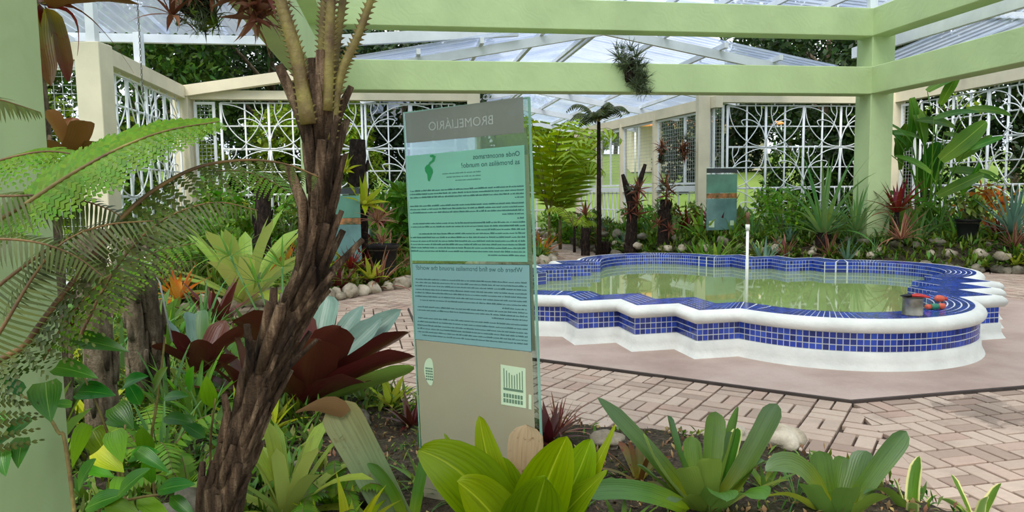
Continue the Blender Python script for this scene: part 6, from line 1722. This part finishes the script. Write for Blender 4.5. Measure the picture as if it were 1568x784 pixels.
# ---- border stones
def stones(poly, n_seg, r0, label, group, mat, seed, jitter=0.06, dens=0.85, zb=0.0, vis=None, bed='back'):
    g = random.Random(seed); protos = []
    for k in range(6):
        q = MB(); blob(q, (0, 0, 0), (1, g.uniform(.75, 1.0), g.uniform(.62, .85)), seed + k, 0.42, 1); protos.append(q.mesh('border_stone', M[mat]))
    for i in range(len(poly) - 1):
        a, b_ = Vector(poly[i] + (0,)), Vector(poly[i + 1] + (0,)); L = (b_ - a).length; s = 0.0
        while s < L:
            r_ = r0 * g.uniform(.65, 1.25); p = a.lerp(b_, min(1, s / L)); x, y = p.x + g.uniform(-jitter, jitter), p.y + g.uniform(-jitter, jitter)
            s += r_ * 2 * dens
            px = 784 + FPX * x / max(.5, y)
            if y < 1.5 or px < -60 or px > 1640 or (vis and not vis(px)): continue
            o = link('border_stone', protos[g.randrange(6)], loc=(x, y, zb + r_ * 0.45), rot=(0, 0, g.uniform(0, 6.28)), scale=r_); o.rotation_euler = (g.uniform(-.2, .2), g.uniform(-.2, .2), g.uniform(0, 6.28))
            zn = zone(bed, px); lb_ = ('large ' if r_ > r0 * 1.05 else 'small ' if r_ < r0 * .85 else '') + label + ' ' + zn
            tag(o, lb_, 'stone', lb_)
stones(BED_LEFT[:10], 0, 0.17, 'rounded beige stone in the path edging', 'x', 'stone', 1, bed='left')
stones(BED_BACK[:3], 0, 0.15, 'grey beige stone edging the far path', 'x', 'stone_dark', 2)
stones([(p[0], p[1] + 0.05) for p in BED_BACK[2:8]], 0, 0.13, 'flat stone in the front row', 'x', 'stone_dark', 3, 0.10)
stones([(p[0] + 0.1, p[1] + 0.42) for p in BED_BACK[2:8]], 0, 0.13, 'beige stone in the second row', 'x', 'stone', 4, 0.20, 1.9, 0.24)
stones([(p[0] + 0.2, p[1] + 0.8) for p in BED_BACK[2:8]], 0, 0.13, 'mossy stone high on the slope', 'x', 'stone_dark', 5, 0.25, 2.2, 0.42)
for k, (px, Y, r_, lb) in enumerate(((285, 3.1, 0.16, 'large mossy stone left of the tree fern base'), (225, 2.9, 0.15, 'brown boulder at the foot of the leafy climbers'), (180, 2.55, 0.12, 'brown stone at the bottom left beside the column'), (430, 3.6, 0.09, 'grey stone right of the tree fern trunk'), (560, 3.3, 0.09, 'grey stone under the wide rusty-tipped leaf'), (330, 3.7, 0.13, 'rounded stone behind the tree fern trunk'), (1205, 3.95, 0.13, 'pale flat stone at the bed edge between the foreground bromeliads'), (1135, 4.05, 0.08, 'small pale stone at the bed edge'), (930, 3.95, 0.09, 'pale stone behind the chartreuse plant'), (655, 4.7, 0.08, 'small stone behind the glass sign'), (540, 4.4, 0.09, 'stone at the foot of the giant burgundy bromeliad'))):
    q = MB(); blob(q, (0, 0, 0), (1, 0.85, 0.6), 50 + k, 0.4, 2); p = ground(px, Y)
    tag(link('garden_stone', q.mesh('garden_stone', M['stone' if k > 5 and k < 9 else 'stone_dark']), loc=p + Vector((0, 0, r_ * 0.25)), rot=(0, 0, k * 1.1), scale=r_), lb, 'stone')
# ---- undergrowth and litter
def bed_points(bed, n, ymin=2.0, cond=None):
    poly = BEDS[bed][0]; xs = [p[0] for p in poly]; ys = [p[1] for p in poly]; out = []; t_ = 0
    while len(out) < n and t_ < n * 30:
        t_ += 1; x, y = g.uniform(min(xs), max(xs)), g.uniform(max(ymin, min(ys)), max(ys))
        px = 784 + FPX * x / y
        if -60 < px < 1640 and inpoly(x, y, poly) and wall_clear(x, y, 0.35) and edge_dist(x, y, poly) > 0.1 and (cond is None or cond(px, y)): out.append((x, y, bed_z(x, y) - 0.01))
    return out
scatter_stuff('undergrowth', 'dense mixed undergrowth covering the back bed', bed_points('back', 1900, 2.0, lambda px, y: y > 15.2 or px < 930) + bed_points('back', 500, 2.0, lambda px, y: y <= 15.2), 0.26, 'l_under', 1, 7, 0.028)
scatter_stuff('undergrowth', 'dense mixed undergrowth covering the left bed', bed_points('left', 1900), 0.30, 'l_under', 2, 7, 0.03)
scatter_stuff('undergrowth', 'mixed low leaves under the plants at the lower left', bed_points('front', 1500, 1.8, lambda px, y: px < 470 or y > 4.6), 0.16, 'l_under', 3, 7, 0.016)
scatter_stuff('leaf_litter', 'dry leaf litter strewn over the foreground soil', bed_points('front', 1500, 2.4, lambda px, y: px > 350), 0.05, 'litter', 4, 3, 0.010)
scatter_stuff('weeds', 'sparse green weeds on the foreground soil', bed_points('front', 160, 2.4, lambda px, y: px > 420), 0.09, 'l_under', 5, 6, 0.010)

# ================================================================== trees and lawn beyond the fences
TL = [(-13, 15, 7.0, 3.0, 'l_tree_lt', 'light leafy tree left of the cream post'), (-10.5, 20.5, 7.5, 3.2, 'l_tree', 'leafy tree beyond the left corner of the wall'), (-7.5, 23, 9.5, 3.6, 'l_tree_dk', 'tall dark tree behind the left back grille'), (-12.5, 27, 12, 4.5, 'l_tree_dk', 'tall dark tree far behind the left side roof'), (-3.2, 23.5, 7.0, 2.6, 'l_tree_dk', 'dark tree behind the tree fern stalks'), (-5.6, 20.8, 4.2, 1.7, 'l_tree_lt', 'light green small tree close behind the left back grille'),
      (9.8, 22.5, 8.0, 3.0, 'l_tree_dk', 'dark tree behind the grille beyond the pool'), (13.0, 23.5, 9.0, 3.4, 'l_tree_dk', 'tall dark tree behind the right green column'), (15.5, 18.8, 7.0, 2.6, 'l_tree_dk', 'dark tree behind the right side grille'), (18.0, 14.2, 6.5, 2.6, 'l_tree_dk', 'dark tree at the right edge behind the side grille'), (10.6, 21.2, 4.0, 1.4, 'l_tree', 'low leafy tree close behind the grille beyond the pool'), (17.5, 25, 11, 4.2, 'l_tree', 'tall tree far behind the right side roof'), (7.5, 27.5, 5.0, 2.0, 'l_tree_dk', 'small dark tree behind the gallery wall'), (-16.5, 20, 9, 3.6, 'l_tree', 'broad tree at the far left beyond the wire fence'), (-9.0, 29, 11, 4.0, 'l_tree_dk', 'dark tree in the second row behind the left back grille'), (-3.5, 31, 8.5, 3.4, 'l_tree_dk', 'dark tree in the second row behind the tree fern'), (-18, 28, 12, 4.5, 'l_tree_dk', 'tall dark tree in the second row at the far left'), (12.5, 30, 10.5, 4.0, 'l_tree_dk', 'dark tree in the second row behind the pool grille'), (20.5, 20, 10, 4.0, 'l_tree_dk', 'dark tree in the second row behind the right side roof'), (-15.5, 15.5, 8, 3.0, 'l_tree_dk', 'dark tree behind the wire mesh fence')]
for k, (x, y, h, r_, mt, lb) in enumerate(TL):
    tree('garden_tree', lb, (x, y, 0), h, r_, mt, k + 1, 9000, 0.24 if r_ > 2 else 0.2, 0.16, 'trees beyond the fences')
# lower thickets filling the view through the grilles
for k, (x, y, r_, h, mt, lb) in enumerate(((-9.2, 19.2, 1.9, 3.6, 'l_tree_lt', 'light thicket behind the left corner panel'), (-6.8, 21.8, 2.0, 3.4, 'l_tree_dk', 'dark thicket behind the left back grille'), (9.0, 20.9, 1.6, 3.4, 'l_tree_dk', 'dark thicket behind the left part of the pool grille'), (12.6, 21.2, 2.0, 4.2, 'l_tree_dk', 'dark thicket behind the right part of the pool grille'), (15.0, 19.0, 1.7, 4.0, 'l_tree_dk', 'dark thicket behind the far end of the side grille'), (14.6, 14.6, 1.3, 3.6, 'l_tree', 'green thicket behind the near end of the side grille'), (-10.6, 15.8, 1.8, 4.2, 'l_tree_lt', 'light thicket behind the wire mesh fence'), (-9.6, 17.4, 1.2, 3.8, 'l_tree', 'green thicket behind the left side grille'), (-3.0, 21.6, 1.3, 2.4, 'l_tree_dk', 'dark bush behind the grille next to the tree fern'), (10.6, 21.6, 1.9, 3.4, 'l_tree_dk', 'dark thicket behind the middle of the pool grille'), (16.2, 16.0, 1.9, 4.2, 'l_tree_dk', 'dark thicket beyond the middle of the side grille'), (15.9, 12.0, 1.6, 3.4, 'l_tree_dk', 'dark thicket at the right edge beyond the side grille'), (-5.0, 19.9, 1.3, 2.6, 'l_tree', 'green thicket close behind the left back grille'), (-1.6, 21.0, 1.3, 1.7, 'l_bush', 'bright bush behind the grille next to the glass sign'), (8.3, 20.6, 1.1, 2.8, 'l_tree', 'green thicket behind the narrow mesh panel'))):
    shrub('thicket', lb, (x, y, -0.1), r_, h, mt, 60 + k, 3600, 0.20, 'bush', 'thickets beyond the fences')
for k in range(12):
    x = -22 + 5.2 * k; y = 62 + 3 * math.sin(k * 2.2)
    tree('distant_tree', 'distant tree in the row at the top of the lawn', (x, y, 4.2), 6.5 + 1.5 * math.sin(k), 3.3, ('l_tree', 'l_tree_dk', 'l_tree_lt')[k % 3], k + 30, 3200, 0.6, 0.2, 'distant trees at the top of the lawn')
# pavilion beyond the lawn
t = thing('pavilion', 'low building with orange awning beyond the lawn seen through the gallery', 'building', (12.5, 50, 2.9))
q = MB(); box(q, (0, 0, 1.6), (9, 4, 3.4)); q.build('wall', M['cream'], t, False)
M['awning'] = plain('orange_awning', (226, 150, 74), 0.7, 0.08, 2, 0)
q = MB(); q.add([(-4.8, -2.0, 3.3), (4.8, -2.0, 3.3), (4.8, -4.2, 2.7), (-4.8, -4.2, 2.7), (-4.8, -2.0, 3.38), (4.8, -2.0, 3.38), (4.8, -4.2, 2.78), (-4.8, -4.2, 2.78)], [(0, 3, 2, 1), (4, 5, 6, 7), (3, 7, 6, 2), (0, 4, 7, 3), (1, 2, 6, 5), (0, 1, 5, 4)]); q.build('awning', M['awning'], t, False)
for s in (-1, 1):
    q = MB(); tube(q, [(s * 4.6, -4.1, -0.3), (s * 4.6, -4.1, 2.7)], 0.06, 8); q.build('awning_post', M['white'], t)
q = MB(); box(q, (0, 0, 3.45), (9.6, 4.6, 0.3)); q.build('roof', M['alu'], t, False)

# ================================================================== tell look-alikes apart by their place in the row
bylab = {}
for o in COL.objects:
    if o.parent is None and o.get('label') and o.get('category'): bylab.setdefault(o['label'], []).append(o)
ORD = ['second', 'third', 'fourth', 'fifth', 'sixth', 'seventh', 'eighth', 'ninth', 'tenth', 'eleventh', 'twelfth']
for lb_, os_ in bylab.items():
    n = len(os_)
    if n < 2: continue
    os_.sort(key=lambda o: o.location.x / max(0.5, o.location.y))
    grp = lb_
    for i, o in enumerate(os_):
        w_ = 'leftmost' if i == 0 else 'rightmost' if i == n - 1 else (ORD[i - 1] + ' from left' if i - 1 < len(ORD) else None)
        if w_: o['label'] = ' '.join((lb_ + ', ' + w_).split()[:16]) if len((lb_ + ', ' + w_).split()) <= 16 else (lb_.split(',')[0] + ', ' + w_)
        o['group'] = grp
